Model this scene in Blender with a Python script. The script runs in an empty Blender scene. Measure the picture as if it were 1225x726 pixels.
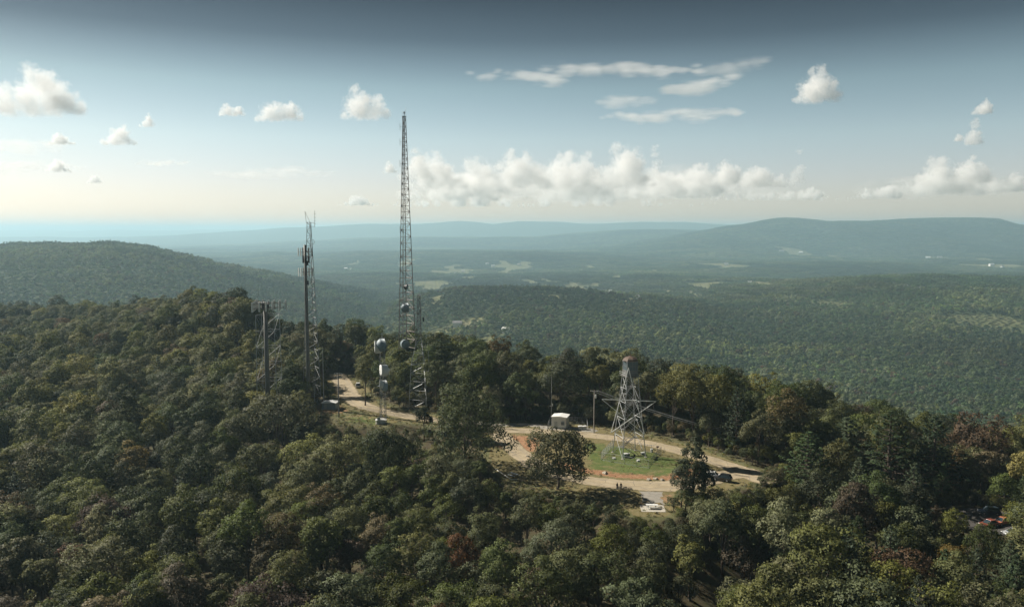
import bpy, math, random
import numpy as np
from mathutils import Vector, Matrix
R = math.radians
rnd = random.Random(7)
rng = np.random.default_rng(11)
S = bpy.context.scene
COL = S.collection

# ------------------------------------------------------------------ camera model (pinhole of the drone)
CAM_Z, FPX, PITCH = 60.0, 950.0, math.atan(88/950.0)
CP, SP = math.cos(PITCH), math.sin(PITCH)
def ray(px, py):
    a, b = (px-612.5)/FPX, (363-py)/FPX
    return np.array([a, CP+b*SP, -SP+b*CP])
def P(px, py, z=0.0):
    d = ray(px, py); t = (z-CAM_Z)/d[2]
    return Vector((d[0]*t, d[1]*t, z))
def at(px, y, z=0.0):
    dep = y*CP-(z-CAM_Z)*SP
    return Vector(((px-612.5)/FPX*dep, y, z))
def zat(py, y):
    d = ray(612.5, py); return CAM_Z+d[2]/d[1]*y

cam = bpy.data.objects.new('camera', bpy.data.cameras.new('camera')); COL.objects.link(cam)
cam.location = (0, 0, CAM_Z); cam.rotation_euler = (R(90)-PITCH, 0, 0)
cam.data.sensor_width = 36; cam.data.lens = 36*FPX/1225.0
cam.data.clip_start = 1.0; cam.data.clip_end = 200000
S.camera = cam

# ------------------------------------------------------------------ helpers: tags and meshes
def tag(o, label=None, cat=None, group=None, kind=None):
    if label: o['label'] = label
    if cat: o['category'] = cat
    if group: o['group'] = group
    if kind: o['kind'] = kind
    return o
def thing(name, label, cat, loc=(0, 0, 0), rz=0.0, group=None):
    o = bpy.data.objects.new(name, None); COL.objects.link(o)
    o.location = loc; o.rotation_euler = (0, 0, rz); o.empty_display_size = .5
    return tag(o, label, cat, group)
def mesh_np(name, V, F, mat=None, smooth=False):
    """V (n,3), F (m,k) arrays -> mesh datablock"""
    V = np.asarray(V, np.float32); F = np.asarray(F, np.int32)
    m = bpy.data.meshes.new(name); k = F.shape[1]
    m.vertices.add(len(V)); m.vertices.foreach_set('co', V.ravel())
    m.loops.add(F.size); m.loops.foreach_set('vertex_index', F.ravel())
    m.polygons.add(len(F)); m.polygons.foreach_set('loop_start', np.arange(0, F.size, k, dtype=np.int32))
    m.polygons.foreach_set('use_smooth', np.full(len(F), smooth, dtype=bool))
    m.update(calc_edges=True)
    if mat: m.materials.append(mat)
    return m
def link(name, mesh, parent=None):
    o = bpy.data.objects.new(name, mesh); COL.objects.link(o)
    if parent: o.parent = parent
    return o

# ------------------------------------------------------------------ numpy noise
_tab = rng.random((256, 256))
def vnoise(x, y):
    xi, yi = np.floor(x).astype(int), np.floor(y).astype(int)
    fx, fy = x-xi, y-yi
    fx, fy = fx*fx*(3-2*fx), fy*fy*(3-2*fy)
    g = lambda a, b: _tab[a & 255, b & 255]
    return ((g(xi, yi)*(1-fx)+g(xi+1, yi)*fx)*(1-fy)+(g(xi, yi+1)*(1-fx)+g(xi+1, yi+1)*fx)*fy)*2-1
def fbm(x, y, n=3):
    s, a = 0, 1.0
    for i in range(n):
        s = s+a*vnoise(x*2**i+17.3*i, y*2**i+5.1*i); a *= .5
    return s
def sstep(t): t = np.clip(t, 0, 1); return t*t*(3-2*t)

# ------------------------------------------------------------------ terrain
TREE_H = 15.0
_cp = []
def top(px, py, y): p = at(px, y); _cp.append((p.x*1.0, y, zat(py, y)-TREE_H))
def gnd(px, py, z=0.0): p = P(px, py, z); _cp.append((p.x, p.y, z))
for a in [(0,726,125),(300,726,125),(612,726,122),(900,726,122),(1225,726,122),(-200,726,130),(1425,726,122),
          (0,600,168),(-200,560,200),(0,500,235),(0,440,330),(100,410,380),(200,367,410),(130,480,270),(200,420,340),(250,395,360),
          (300,435,305),(300,520,225),(300,620,157),(150,640,150),(400,570,188),(480,590,165),(550,630,150),(700,650,140),
          (900,650,140),(900,592,168),(1000,570,175),(1100,560,178),(1225,565,178),(1400,560,190),(1050,650,140)]: top(*a)
for a in [(290,352,380),(330,374,360),(400,389,340),(470,391,330),(540,400,310),(600,405,290),(650,414,280),(720,424,270),
          (800,435,260),(870,444,250),(930,457,245),(1000,476,240),(1060,490,236),(1100,500,236),(1150,508,236),(1225,522,236),(1400,535,240),
          (0,359,640),(100,363,610),(170,362,560),(60,395,470),(-150,356,660),(230,354,430),(0,415,400),(-200,430,380)]: top(*a)
for a in [(405,455),(425,478),(450,491),(490,499),(530,503),(560,510),(600,518),(395,490),(458,503),(592,525),(610,508),(640,505),
          (700,509),(760,520),(830,535),(900,560),(905,575),(860,590),(820,612),(760,618),(720,600),(660,585),(620,575),(595,565),(565,545),
          (700,550),(760,560),(800,575),(640,535)]: gnd(*a)
for px, py in [(1190, 622), (1160, 615), (1215, 640)]: gnd(px, py, -6.0)
_cp = np.array(_cp)
def _tps():
    n = len(_cp); X = _cp[:, :2]/100
    d2 = ((X[:, None]-X[None])**2).sum(-1); K = np.where(d2 > 0, .5*d2*np.log(d2+1e-12), 0)+np.eye(n)*.002
    Pm = np.c_[np.ones(n), X]; A = np.zeros((n+3, n+3)); A[:n, :n] = K; A[:n, n:] = Pm; A[n:, :n] = Pm.T
    return np.linalg.solve(A, np.r_[_cp[:, 2], 0, 0, 0]), X
_W, _X = _tps()
def near_h(x, y):
    sh = x.shape; q = np.c_[x.ravel(), y.ravel()]/100; out = np.empty(len(q))
    for i in range(0, len(q), 20000):
        c = q[i:i+20000]; d2 = ((c[:, None]-_X[None])**2).sum(-1)
        out[i:i+20000] = (.5*d2*np.log(d2+1e-12))@_W[:-3]+_W[-3]+c@_W[-2:]
    z = np.clip(out.reshape(sh), -42, 24)
    return z
CR = np.array([(-400,660),(0,640),(100,610),(180,560),(230,430),(290,385),(330,362),(400,342),(470,332),(540,312),(600,292),(650,282),(720,272),(800,262),
               (870,254),(930,250),(1000,247),(1060,244),(1100,243),(1150,243),(1225,244),(1600,260)], float)
CRU = (CR[:, 0]-612.5)/FPX
LAYERS = [  # crest distance, front width, back width, profile of (pixel column, pixel row) of the canopy line
 (2300, 1500, 1000, 12, [(-500,300),(-200,296),(0,291),(60,289.5),(130,288.5),(170,292),(210,301),(260,314),(310,324),(360,335),(420,350),(470,372)]),
 (1750, 1000, 800, 12, [(420,420),(470,366),(500,354),(540,347),(580,345),(640,345),(700,349),(760,356),(830,366),(900,385),(960,420)]),
 (2500, 1600, 900, 12, [(700,400),(800,360),(870,346),(950,338),(1000,333),(1050,329),(1120,329),(1225,333),(1400,335),(1700,340)]),
 (6500, 1500, 2500, 8, [(-300,318),(100,312),(280,308),(330,304),(380,307),(430,304),(480,302),(520,301),(640,302),(720,305),(800,310),(1225,308),(1600,312)]),
 (9000, 2600, 2500, 0, [(640,300),(740,293),(790,287),(830,279),(865,272),(890,269.5),(910,266),(925,263),(940,261.5),(965,263.5),(990,266),(1020,265),(1080,263),(1150,262),(1190,263),(1210,269),(1240,275),(1300,282),(1500,290)]),
 (11500, 2500, 2500, 0, [(200,296),(340,290),(430,285),(500,283.5),(640,283),(680,279),(740,274.5),(800,273.5),(850,276),(950,282)]),
 (16500, 4000, 4000, 0, [(150,284),(250,279),(340,273),(400,270.5),(440,268.5),(500,268.5),(530,266),(550,264),(575,266),(590,268),(620,264.5),(660,265.5),(700,267.5),(760,265.5),(820,265.5),(850,268),(900,271),(1100,280)]),
 (30000, 8000, 8000, 0, [(-500,277),(0,276),(150,275.5),(300,275),(420,275),(600,278)]),
]
def far_h(x, y):
    u = x/np.maximum(y, 1.0); px = u*FPX+612.5
    b = -148-34*sstep((y-1300)/3200)
    b = b+17*fbm(x/750., y/750., 4)*sstep((y-300)/700)
    for d0, wf, wb, th, prof in LAYERS:
        pr = np.array(prof, float); row = np.interp(px, pr[:, 0], pr[:, 1])
        d = ray(612.5, 0)
        bb = (363-row)/FPX; slope = (-SP+bb*CP)/(CP+bb*SP)
        zt = CAM_Z+slope*d0-th+fbm(x/(d0*.05), y/(d0*.05)+3.3, 3)*d0*.0012
        t = np.where(y < d0, (d0-y)/wf, (y-d0)/wb)
        # spurs and hollows running down the slope
        t = t*(1+.35*fbm(x/(d0*.18)+d0, y/(d0*.6), 2))
        h = b+(zt-b)*(1-sstep(t))
        b = np.where(zt > b, h, b)
    return b
def inside(px_, py_, poly):
    res = np.zeros(px_.shape, bool); n = len(poly); j = n-1
    for i in range(n):
        xi, yi, xj, yj = *poly[i], *poly[j]
        c = ((yi > py_) != (yj > py_)) & (px_ < (xj-xi)*(py_-yi)/(yj-yi+1e-12)+xi)
        res ^= c; j = i
    return res
def seg_dist(x, y, pts, closed=False):
    d = np.full(x.shape, 1e9); n = len(pts)
    for i in range(n if closed else n-1):
        ax, ay = pts[i]; bx, by = pts[(i+1) % n]
        dx, dy = bx-ax, by-ay; t = np.clip(((x-ax)*dx+(y-ay)*dy)/(dx*dx+dy*dy+1e-9), 0, 1)
        d = np.minimum(d, np.hypot(x-ax-t*dx, y-ay-t*dy))
    return d
xy = lambda l: [tuple(P(a, b)[:2]) for a, b in l]
CLEAR = xy([(583,540),(590,522),(606,509),(640,504),(700,508),(760,518),(830,533),(905,562),(908,575),(865,590),(836,598),(818,606),(800,618),(757,618),(736,602),(690,592),(640,582),(602,571),(586,560)])
ROAD_L = xy([(404,450),(411,460),(420,475),(436,486),(460,493),(490,499),(525,503),(560,509),(600,521)])
PADS = [(*P(393, 489)[:2], 8.5), (*P(456, 504)[:2], 5.5), (*P(428, 466)[:2], 7), (*P(430, 500)[:2], 6)]
LOT = (*P(1188, 624, -6)[:2], 9.5)
def clear_dist(x, y):
    """negative inside the cleared hilltop, positive distance outside"""
    d = seg_dist(x, y, CLEAR, True); d = np.where(inside(x, y, CLEAR), -d, d)
    d = np.minimum(d, seg_dist(x, y, ROAD_L)-6.0)
    for px_, py_, r_ in PADS: d = np.minimum(d, np.hypot(x-px_, y-py_)-r_)
    return d
def H(x, y):
    x = np.asarray(x, float); y = np.asarray(y, float)
    th = np.arctan2(x, y); u = np.where(y > 1, x/np.maximum(y, 1), np.sign(x)*9)
    cr = np.interp(u, CRU, CR[:, 1])
    inn = y <= cr
    yc = np.where(inn, y, cr); xc = np.where(inn, x, cr*u)
    zn = near_h(xc, yc)
    zn = np.where(y < 70, zn+(-45-zn)*sstep((70-y)/90), zn)+.6*fbm(x/25., y/25., 2)
    cd = np.full(x.shape, 99.); sel = (y > 120) & (y < 360) & (np.abs(x) < 130)
    if sel.any(): cd[sel] = clear_dist(x[sel], y[sel])
    zn = zn*sstep((cd-.5)/7.0)
    dl = np.hypot(x-LOT[0], y-LOT[1])-LOT[2]
    zn = -6+(zn+6)*sstep((dl-.5)/7.0)
    zf = far_h(x, np.maximum(y, 1.0))
    s_ = np.clip((y-cr)/700.0, 0, 1); w = np.where(inn, 0, s_*(2-s_))
    w = np.where((y < 150) & (np.abs(u) > 2), sstep((np.hypot(x, y)-350)/700), w)
    return zn*(1-w)+np.where(y > 50, zf, -170)*w
def h1(x, y): return float(H(np.array([x]), np.array([y]))[0])
def hit(px, py, t0=300.0, t1=30000.0):
    """where the sight line of a photo point meets the far land"""
    d = ray(px, py); t = np.geomspace(t0, t1, 3000)
    z = CAM_Z+d[2]*t; g = H(d[0]*t, d[1]*t); k = np.argmax(z < g)
    return Vector((d[0]*t[k], d[1]*t[k], g[k]))
# ------------------------------------------------------------------ materials
def new_mat(name):
    m = bpy.data.materials.new(name); m.use_nodes = True
    nt = m.node_tree; nt.nodes.clear()
    out = nt.nodes.new('ShaderNodeOutputMaterial')
    return m, nt, out
class NT:
    """tiny node-tree builder"""
    def __init__(s, nt): s.nt = nt
    def n(s, t, **kw):
        o = s.nt.nodes.new('ShaderNode'+t)
        ins = kw.pop('i', {})
        for k, v in kw.items(): setattr(o, k, v)
        for k, v in ins.items():
            if hasattr(v, 'is_output'): s.nt.links.new(v, o.inputs[k])
            else: o.inputs[k].default_value = v
        return o
    def math(s, op, a, b=0.0, clamp=False):
        o = s.n('Math', operation=op, use_clamp=clamp, i={0: a, 1: b}); return o.outputs[0]
    def mix(s, f, a, b, blend='MIX'):
        o = s.n('Mix', data_type='RGBA', blend_type=blend); 
        for k, v in ((0, f), (6, a), (7, b)):
            if hasattr(v, 'is_output'): s.nt.links.new(v, o.inputs[k])
            else: o.inputs[k].default_value = v if k == 0 or len(v) == 4 else (*v, 1)
        return o.outputs[2]
    def noise(s, scale, detail=3, rough=.55, vec=None, out=0):
        o = s.n('TexNoise', i={'Scale': scale, 'Detail': detail, 'Roughness': rough})
        if vec is not None: s.nt.links.new(vec, o.inputs['Vector'])
        return o.outputs[out]
    def ramp(s, fac, stops):
        o = s.n('ValToRGB'); s.nt.links.new(fac, o.inputs[0]); cr = o.color_ramp
        while len(cr.elements) < len(stops): cr.elements.new(.5)
        for e, (p, c) in zip(cr.elements, stops): e.position = p; e.color = (*c, 1) if len(c) == 3 else c
        return o.outputs[0]
    def mapr(s, v, a, b, c=0.0, d=1.0):
        o = s.n('MapRange', interpolation_type='SMOOTHSTEP', i={0: v, 1: a, 2: b, 3: c, 4: d}); return o.outputs[0]
def simple(name, col, rough=.7, metal=0.0, var=.12, scale=1.2, spec=.4, bump=0.0):
    """painted / weathered surface: base colour broken by two scales of object-space noise"""
    m, nt, out = new_mat(name); b = NT(nt)
    tc = b.n('TexCoord').outputs['Object']
    n1 = b.noise(scale, 5, .65, tc); n2 = b.noise(scale*9, 2, .5, tc)
    f = b.math('ADD', b.math('MULTIPLY', n1, .7), b.math('MULTIPLY', n2, .3))
    c = b.ramp(f, [(.25, [v*(1-2*var) for v in col]), (.5, col), (.75, [min(1, v*(1+var)) for v in col])])
    p = b.n('BsdfPrincipled', i={'Base Color': c, 'Roughness': rough, 'Metallic': metal, 'Specular IOR Level': spec})
    if bump:
        bp = b.n('Bump', i={'Strength': bump, 'Distance': .05, 'Height': n2}); nt.links.new(bp.outputs[0], p.inputs['Normal'])
    nt.links.new(p.outputs[0], out.inputs[0]); return m
M = {}
def leaf_mat(name, mass=False):
    m, nt, out = new_mat(name); b = NT(nt)
    oi = b.n('ObjectInfo'); geo = b.n('NewGeometry')
    isl = geo.outputs['Random Per Island']
    # each tree a little lighter, darker, yellower or browner than the next; each spray of leaves too
    k = b.math('ADD', b.math('MULTIPLY', oi.outputs['Random'], .75), .62)
    k2 = b.math('MULTIPLY', k, b.math('ADD', b.math('MULTIPLY', isl, .8), .6))
    tint = b.n('Attribute', attribute_type='INSTANCER', attribute_name='tint').outputs['Color'] if mass else oi.outputs['Color']
    h = b.n('HueSaturation', i={'Color': tint, 'Hue': b.math('ADD', b.math('MULTIPLY', b.math('FRACT', b.math('MULTIPLY', oi.outputs['Random'], 37.7)), .036), .477), 'Saturation': b.math('ADD', b.math('MULTIPLY', b.math('FRACT', b.math('MULTIPLY', oi.outputs['Random'], 11.3)), .5), .7), 'Value': k2})
    p = b.n('BsdfPrincipled', i={'Base Color': h.outputs[0], 'Roughness': .68, 'Specular IOR Level': .22})
    t = b.n('BsdfTranslucent', i={'Color': h.outputs[0]})
    mx = b.n('MixShader', i={0: .34, 1: p.outputs[0], 2: t.outputs[0]})
    nt.links.new(mx.outputs[0], out.inputs[0]); return m
M['leaf'] = leaf_mat('leaves'); M['mass'] = leaf_mat('leaves_of_the_woods', True)
M['bark'] = simple('bark', (.09, .07, .055), .9, var=.3, scale=2, spec=.2, bump=.5)

# ------------------------------------------------------------------ trees
_ico = {}
def ico(sub):
    if sub not in _ico:
        import bmesh
        bm = bmesh.new(); bmesh.ops.create_icosphere(bm, subdivisions=sub, radius=1)
        _ico[sub] = (np.array([v.co[:] for v in bm.verts]), np.array([[v.index for v in f.verts] for f in bm.faces])); bm.free()
    return _ico[sub]
def unit(v): return v/np.maximum(np.linalg.norm(v, axis=-1, keepdims=True), 1e-9)
def cards(pos, nrm, size, aspect, g):
    """leaf sprays: one bent quad per spray"""
    n = len(pos); t = unit(np.cross(nrm, unit(g.normal(size=(n, 3)))+1e-6)); bt = np.cross(nrm, t)
    s = size[:, None]
    a = pos-t*s*.5; c = pos+t*s*.5; w = bt*s*.5*aspect; bend = nrm*s*.18
    V = np.stack([a-bend, pos-w+bend*.3, c-bend, pos+w+bend*.3], 1).reshape(-1, 3)
    return V, np.arange(n*4).reshape(n, 4)
def crown_cards(g, Rr, Hh, base, nl, per, size, lean=.0, flat=.8, top_bias=.25, low=-.25, lobe=1.0):
    """deciduous crown: leaf sprays over the shells of many boughs, with gaps between the boughs"""
    cz = base+(Hh-base)*.5; hz = (Hh-base)*.5
    d = unit(g.normal(size=(nl, 3))); d[:, 2] = np.where(d[:, 2] < low, -d[:, 2], d[:, 2])
    rad = g.uniform(.42, .86, nl)*(1+.20*np.sin(d[:, 0]*4.1+g.uniform(0, 6))*np.cos(d[:, 1]*3.7+g.uniform(0, 6))+.12*np.sin(d[:, 2]*5+g.uniform(0, 6)))
    C = d*rad[:, None]*np.array([Rr, Rr, hz]); C[:, 2] += cz
    C[:, 0] += lean*(C[:, 2]-base)
    lr = Rr*(.20+.32*g.random(nl)**1.5)*lobe*(1.08-.3*(C[:, 2]-base)/(Hh-base))
    VV, FF, off = [], [], 0
    for i in range(nl):
        n = int(per*g.uniform(.6, 1.3)*(lr[i]/(Rr*.34))**2)
        dd = unit(g.normal(size=(n, 3))+np.array([0, 0, top_bias])+.55*unit((C[i]-np.array([0, 0, cz]))[None]))
        p = C[i]+dd*lr[i]*np.array([1, 1, flat])*g.uniform(.72, 1.14, n)[:, None]*(1+.16*np.sin(dd[:, :1]*7+i)*np.sin(dd[:, 1:2]*6+2*i))
        D = np.linalg.norm(p[:, None]-C[None], axis=-1)/lr[None]; D[:, i] = 9
        keep = D.min(1) > .62
        p, dd = p[keep], dd[keep]
        dd2 = unit(dd+.55*unit((p-np.array([0, 0, cz-.25*hz]))/np.array([Rr, Rr, hz])))
        nn = unit(dd+.75*g.normal(size=dd.shape)*.6+np.array([0, 0, .15]))
        v, f = cards(p, nn, size*g.uniform(.6, 1.4, len(p)), .62, g)
        VV.append(np.c_[v, np.repeat(unit(dd2*.85+nn*.38), 4, 0)]); FF.append(f+off); off += len(v)
    return np.concatenate(VV), np.concatenate(FF), C, lr
def tube_np(pts, rads, k=6):
    pts = np.array(pts, float); V, F = [], []
    for i, (p, r) in enumerate(zip(pts, rads)):
        t = pts[min(i+1, len(pts)-1)]-pts[max(i-1, 0)]; t = t/np.linalg.norm(t)
        u = np.cross(t, [0, 0, 1.]) if abs(t[2]) < .9 else np.cross(t, [1., 0, 0]); u /= np.linalg.norm(u); w = np.cross(t, u)
        for j in range(k):
            a = 2*math.pi*j/k; V.append(p+r*(math.cos(a)*u+math.sin(a)*w))
    for i in range(len(pts)-1):
        for j in range(k): F.append((i*k+j, i*k+(j+1) % k, (i+1)*k+(j+1) % k, (i+1)*k+j))
    return np.array(V), np.array(F)
def join_np(parts):
    V, F, o = [], [], 0
    for v, f in parts: V.append(v); F.append(f+o); o += len(v)
    return np.concatenate(V), np.concatenate(F)
def trunk_np(g, Hh, base, C, r=.26):
    parts = []
    bx, by = g.uniform(-.4, .4, 2)
    pts = [(0, 0, -1.2), (0, 0, .4), (bx*.5, by*.5, base*.6), (bx, by, base+.3*(Hh-base)), (bx*1.2, by*1.2, base+.62*(Hh-base))]
    parts.append(tube_np(pts, [r*1.7, r*1.25, r, r*.62, r*.22]))
    for i in range(0, min(len(C), 9)):
        z0 = base*.8+g.uniform(0, .35)*(Hh-base); s = np.array([bx*.7, by*.7, z0]); e = C[i]
        m = (s+e)/2+np.array([0, 0, .08*(Hh-base)])
        parts.append(tube_np([s, m, e], [r*.42, r*.28, r*.1], 5))
    return join_np(parts)
def crown_mesh(name, V, F, m='leaf'):
    me = mesh_np(name, V[:, :3], F, M[m], True); me.normals_split_custom_set_from_vertices(V[:, 3:6].astype(np.float32).tolist()); return me
def broadleaf(seed, Hh=15, Rr=4.6, base=4.2, nl=34, per=150, size=.42, **k):
    g = np.random.default_rng(seed)
    V, F, C, lr = crown_cards(g, Rr, Hh, base, nl, per, size, lean=g.uniform(-.08, .08), **k)
    tv, tf = trunk_np(g, Hh, base, C)
    return V, F, tv, tf
def pine(seed, Hh=17, Rr=4.6, nw=15, size=.55, per=26):
    """white pine: whorls of level, slightly upswept branches carrying plumes of needles"""
    g = np.random.default_rng(seed); VV, tr = [], [tube_np([(0, 0, -1.2), (0, 0, .5), (.1, .05, Hh*.5), (0, .1, Hh)], [.42, .34, .22, .04])]
    off = 0; FF = []
    for w in range(nw):
        f = w/(nw-1); z = Hh*(.16+.82*f)
        L = Rr*(1-f)**.72*(.9 if f > .12 else .7)+.35
        nb = 6 if f < .75 else 5
        a0 = g.uniform(0, 6.28)
        for b_ in range(nb):
            a = a0+b_*2*math.pi/nb+g.uniform(-.3, .3); l = L*g.uniform(.65, 1.15); up = .12+.5*f+g.uniform(-.1, .12)
            dirv = np.array([math.cos(a), math.sin(a), 0.]); s = np.array([0, 0, z])
            e = s+dirv*l+np.array([0, 0, l*up]); m = s+dirv*l*.55+np.array([0, 0, l*up*.35])
            tr.append(tube_np([s, m, e], [.09, .06, .02], 4))
            n = int(per*(.35+l/Rr)); t = g.uniform(.22, 1.05, n)**.8
            p = np.where(t[:, None] < .55, s+(m-s)*(t/.55)[:, None], m+(e-m)*((t-.55)/.45)[:, None])
            side = np.array([-dirv[1], dirv[0], 0])
            p = p+side*(g.uniform(-1, 1, n)*(.14*l+.28)*(1.15-t*.55))[:, None]+np.array([0, 0, 1.])*g.uniform(-.1, .32, n)[:, None]
            nn = unit(np.array([0, 0, .75])+.55*g.normal(size=(n, 3))+dirv*.3)
            v, fa = cards(p, nn, size*g.uniform(.7, 1.5, n), .42, g); VV.append(np.c_[v, np.repeat(unit(nn+.5*unit(p-np.array([0, 0, Hh*.4]))), 4, 0)]); FF.append(fa+off); off += len(v)
    tv, tf = join_np(tr)
    return np.concatenate(VV), np.concatenate(FF), tv, tf
GREEN = [(.082, .098, .034), (.108, .118, .040), (.070, .088, .033), (.134, .138, .048)]
RUSSET = [(.118, .078, .042), (.105, .088, .046), (.135, .110, .044)]
PINEC = (.062, .092, .040)
BL = []          # broadleaf variants: crown mesh, trunk mesh, height, radius
for i, (h_, r_, b_, n_) in enumerate([(15, 4.9, 3, 40), (16.5, 5.6, 3.4, 50), (13.5, 4.3, 2.4, 30), (16, 3.7, 3, 34), (14, 6.0, 3, 52), (17.5, 4.5, 3.6, 40), (12.5, 4.4, 2, 28), (15, 5.3, 3.2, 36)]):
    V, F, tv, tf = broadleaf(100+i, h_, r_, b_, n_)
    BL.append((crown_mesh('broadleaf_crown', V, F), mesh_np('broadleaf_trunk', tv, tf, M['bark'], True), h_, r_))
PN = []
for i, (h_, r_) in enumerate([(18, 5.2), (16, 4.4), (20, 5.6)]):
    V, F, tv, tf = pine(200+i, h_, r_)
    PN.append((crown_mesh('pine_crown', V, F), mesh_np('pine_trunk', tv, tf, M['bark'], True), h_, r_))
# lighter meshes for trees past about 500 m, and 46 m squares of canopy for the far woods
LOW = []
for i in range(5):
    V, F, tv, tf = broadleaf(300+i, 15.5, 5.6, 2.5, 10, 75, 1.05)
    LOW.append(crown_mesh('far_crown', V, F, 'mass'))
PATCH = []
for i in range(4):
    g = np.random.default_rng(400+i); parts = []
    for a in range(5):
        for b_ in range(5):
            hh = g.uniform(11, 17); v, f, _, _ = crown_cards(g, g.uniform(4.6, 6.6), hh, 2.0, 5, 24, 2.2)
            parts.append((v+np.array([(a-2)*9.4+g.uniform(-3, 3), (b_-2)*9.4+g.uniform(-3, 3), 0, 0, 0, 0]), f))
    V, F = join_np(parts); PATCH.append(crown_mesh('far_canopy', V, F, 'mass'))

# ------------------------------------------------------------------ geometry-node scatter for the uncountable woods
def scatter(name, pts, rotz, scl, idx, tint, protos, label, cat):
    """protos: list of meshes, picked by idx; tint: leaf colour of each instance"""
    c = bpy.data.collections.new(name+'_sources')
    for k, m in enumerate(protos): c.objects.link(bpy.data.objects.new('source_%02d' % k, m))
    me = bpy.data.meshes.new(name); me.vertices.add(len(pts)); me.vertices.foreach_set('co', np.asarray(pts, np.float32).ravel())
    rot = np.zeros((len(pts), 3), np.float32); rot[:, 2] = rotz
    for an, ty, dat, fld in (('scl', 'FLOAT', scl, 'value'), ('pick', 'INT', idx, 'value'), ('turn', 'FLOAT_VECTOR', rot, 'vector'), ('tint', 'FLOAT_VECTOR', tint, 'vector')):
        a = me.attributes.new(an, ty, 'POINT'); a.data.foreach_set(fld, np.asarray(dat, np.int32 if ty == 'INT' else np.float32).ravel())
    o = link(name, me)
    ng = bpy.data.node_groups.new(name, 'GeometryNodeTree')
    ng.interface.new_socket('Geometry', in_out='INPUT', socket_type='NodeSocketGeometry')
    ng.interface.new_socket('Geometry', in_out='OUTPUT', socket_type='NodeSocketGeometry')
    N, L = ng.nodes, ng.links
    gi, go = N.new('NodeGroupInput'), N.new('NodeGroupOutput')
    ip = N.new('GeometryNodeInstanceOnPoints'); ci = N.new('GeometryNodeCollectionInfo')
    ci.inputs['Collection'].default_value = c; ci.inputs['Separate Children'].default_value = True; ci.inputs['Reset Children'].default_value = True
    def attr(n, t):
        a = N.new('GeometryNodeInputNamedAttribute'); a.data_type = t; a.inputs[0].default_value = n
        return [q for q in a.outputs if q.enabled][0]
    e2r = N.new('FunctionNodeEulerToRotation')
    L.new(attr('turn', 'FLOAT_VECTOR'), e2r.inputs[0])
    L.new(gi.outputs[0], ip.inputs['Points']); L.new(ci.outputs[0], ip.inputs['Instance']); ip.inputs['Pick Instance'].default_value = True
    L.new(attr('pick', 'INT'), ip.inputs['Instance Index']); L.new(e2r.outputs[0], ip.inputs['Rotation']); L.new(attr('scl', 'FLOAT'), ip.inputs['Scale'])
    L.new(ip.outputs[0], go.inputs[0])
    md = o.modifiers.new('scatter', 'NODES'); md.node_group = ng
    tag(o, label, cat, kind='stuff')
    return o
# ------------------------------------------------------------------ world, sun, air
SUN_AZ, SUN_EL = R(-62), R(38)       # left of the view and a little ahead
def make_world():
    w = bpy.data.worlds.new('World'); S.world = w; w.use_nodes = True
    nt = w.node_tree; nt.nodes.clear(); b = NT(nt)
    out = b.n('OutputWorld'); bg = b.n('Background')
    sky = b.n('TexSky', sky_type='NISHITA', sun_disc=False, sun_elevation=SUN_EL, sun_rotation=SUN_AZ, altitude=400, air_density=1.0, dust_density=.7, ozone_density=1.0)
    # deep, stormy blue-grey overhead that pales to the horizon
    tc = b.n('TexCoord').outputs['Generated']; sep = b.n('SeparateXYZ', i={0: tc})
    el = sep.outputs[2]
    g = b.ramp(el, [(0.0, (.71, .615, .645)), (.06, (.70, .61, .62)), (.11, (.69, .64, .58)), (.17, (.52, .51, .43)), (.225, (.20, .20, .18)), (.275, (.088, .09, .086)), (.45, (.08, .08, .08)), (1.0, (.085, .085, .085))])
    c = b.mix(1.0, sky.outputs[0], g, 'MULTIPLY')
    nt.links.new(c, bg.inputs[0]); bg.inputs[1].default_value = .108
    nt.links.new(bg.outputs[0], out.inputs[0])
make_world()
sl = bpy.data.objects.new('sun', bpy.data.lights.new('sun', 'SUN')); COL.objects.link(sl)
sl.data.energy = 5.0; sl.data.angle = R(.55); sl.data.color = (1, .93, .82)
sd = Vector((math.sin(SUN_AZ)*math.cos(SUN_EL), math.cos(SUN_AZ)*math.cos(SUN_EL), math.sin(SUN_EL)))
sl.rotation_euler = sd.to_track_quat('Z', 'Y').to_euler()
sl.location = (-100, 50, 200)

def box_mesh(name, a, b_, mat=None):
    V = [(x, y, z) for x in (a[0], b_[0]) for y in (a[1], b_[1]) for z in (a[2], b_[2])]
    F = [(0, 1, 3, 2), (4, 6, 7, 5), (0, 4, 5, 1), (2, 3, 7, 6), (0, 2, 6, 4), (1, 5, 7, 3)]
    return mesh_np(name, V, F, mat)
def make_haze(zlo, zhi, ext, dens, color, aniso=.25):
    m, nt, out = new_mat('hazy_air'); b = NT(nt)
    v = b.n('VolumePrincipled', i={'Color': (*color, 1), 'Density': dens, 'Anisotropy': aniso})
    nt.links.new(v.outputs[0], out.inputs['Volume'])
    o = link('haze', box_mesh('haze', (-ext, -ext, zlo), (ext, ext, zhi), m))
    tag(o, 'pale summer haze filling the air between the hilltop and the far ridges', 'haze', kind='stuff')
    return o

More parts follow.
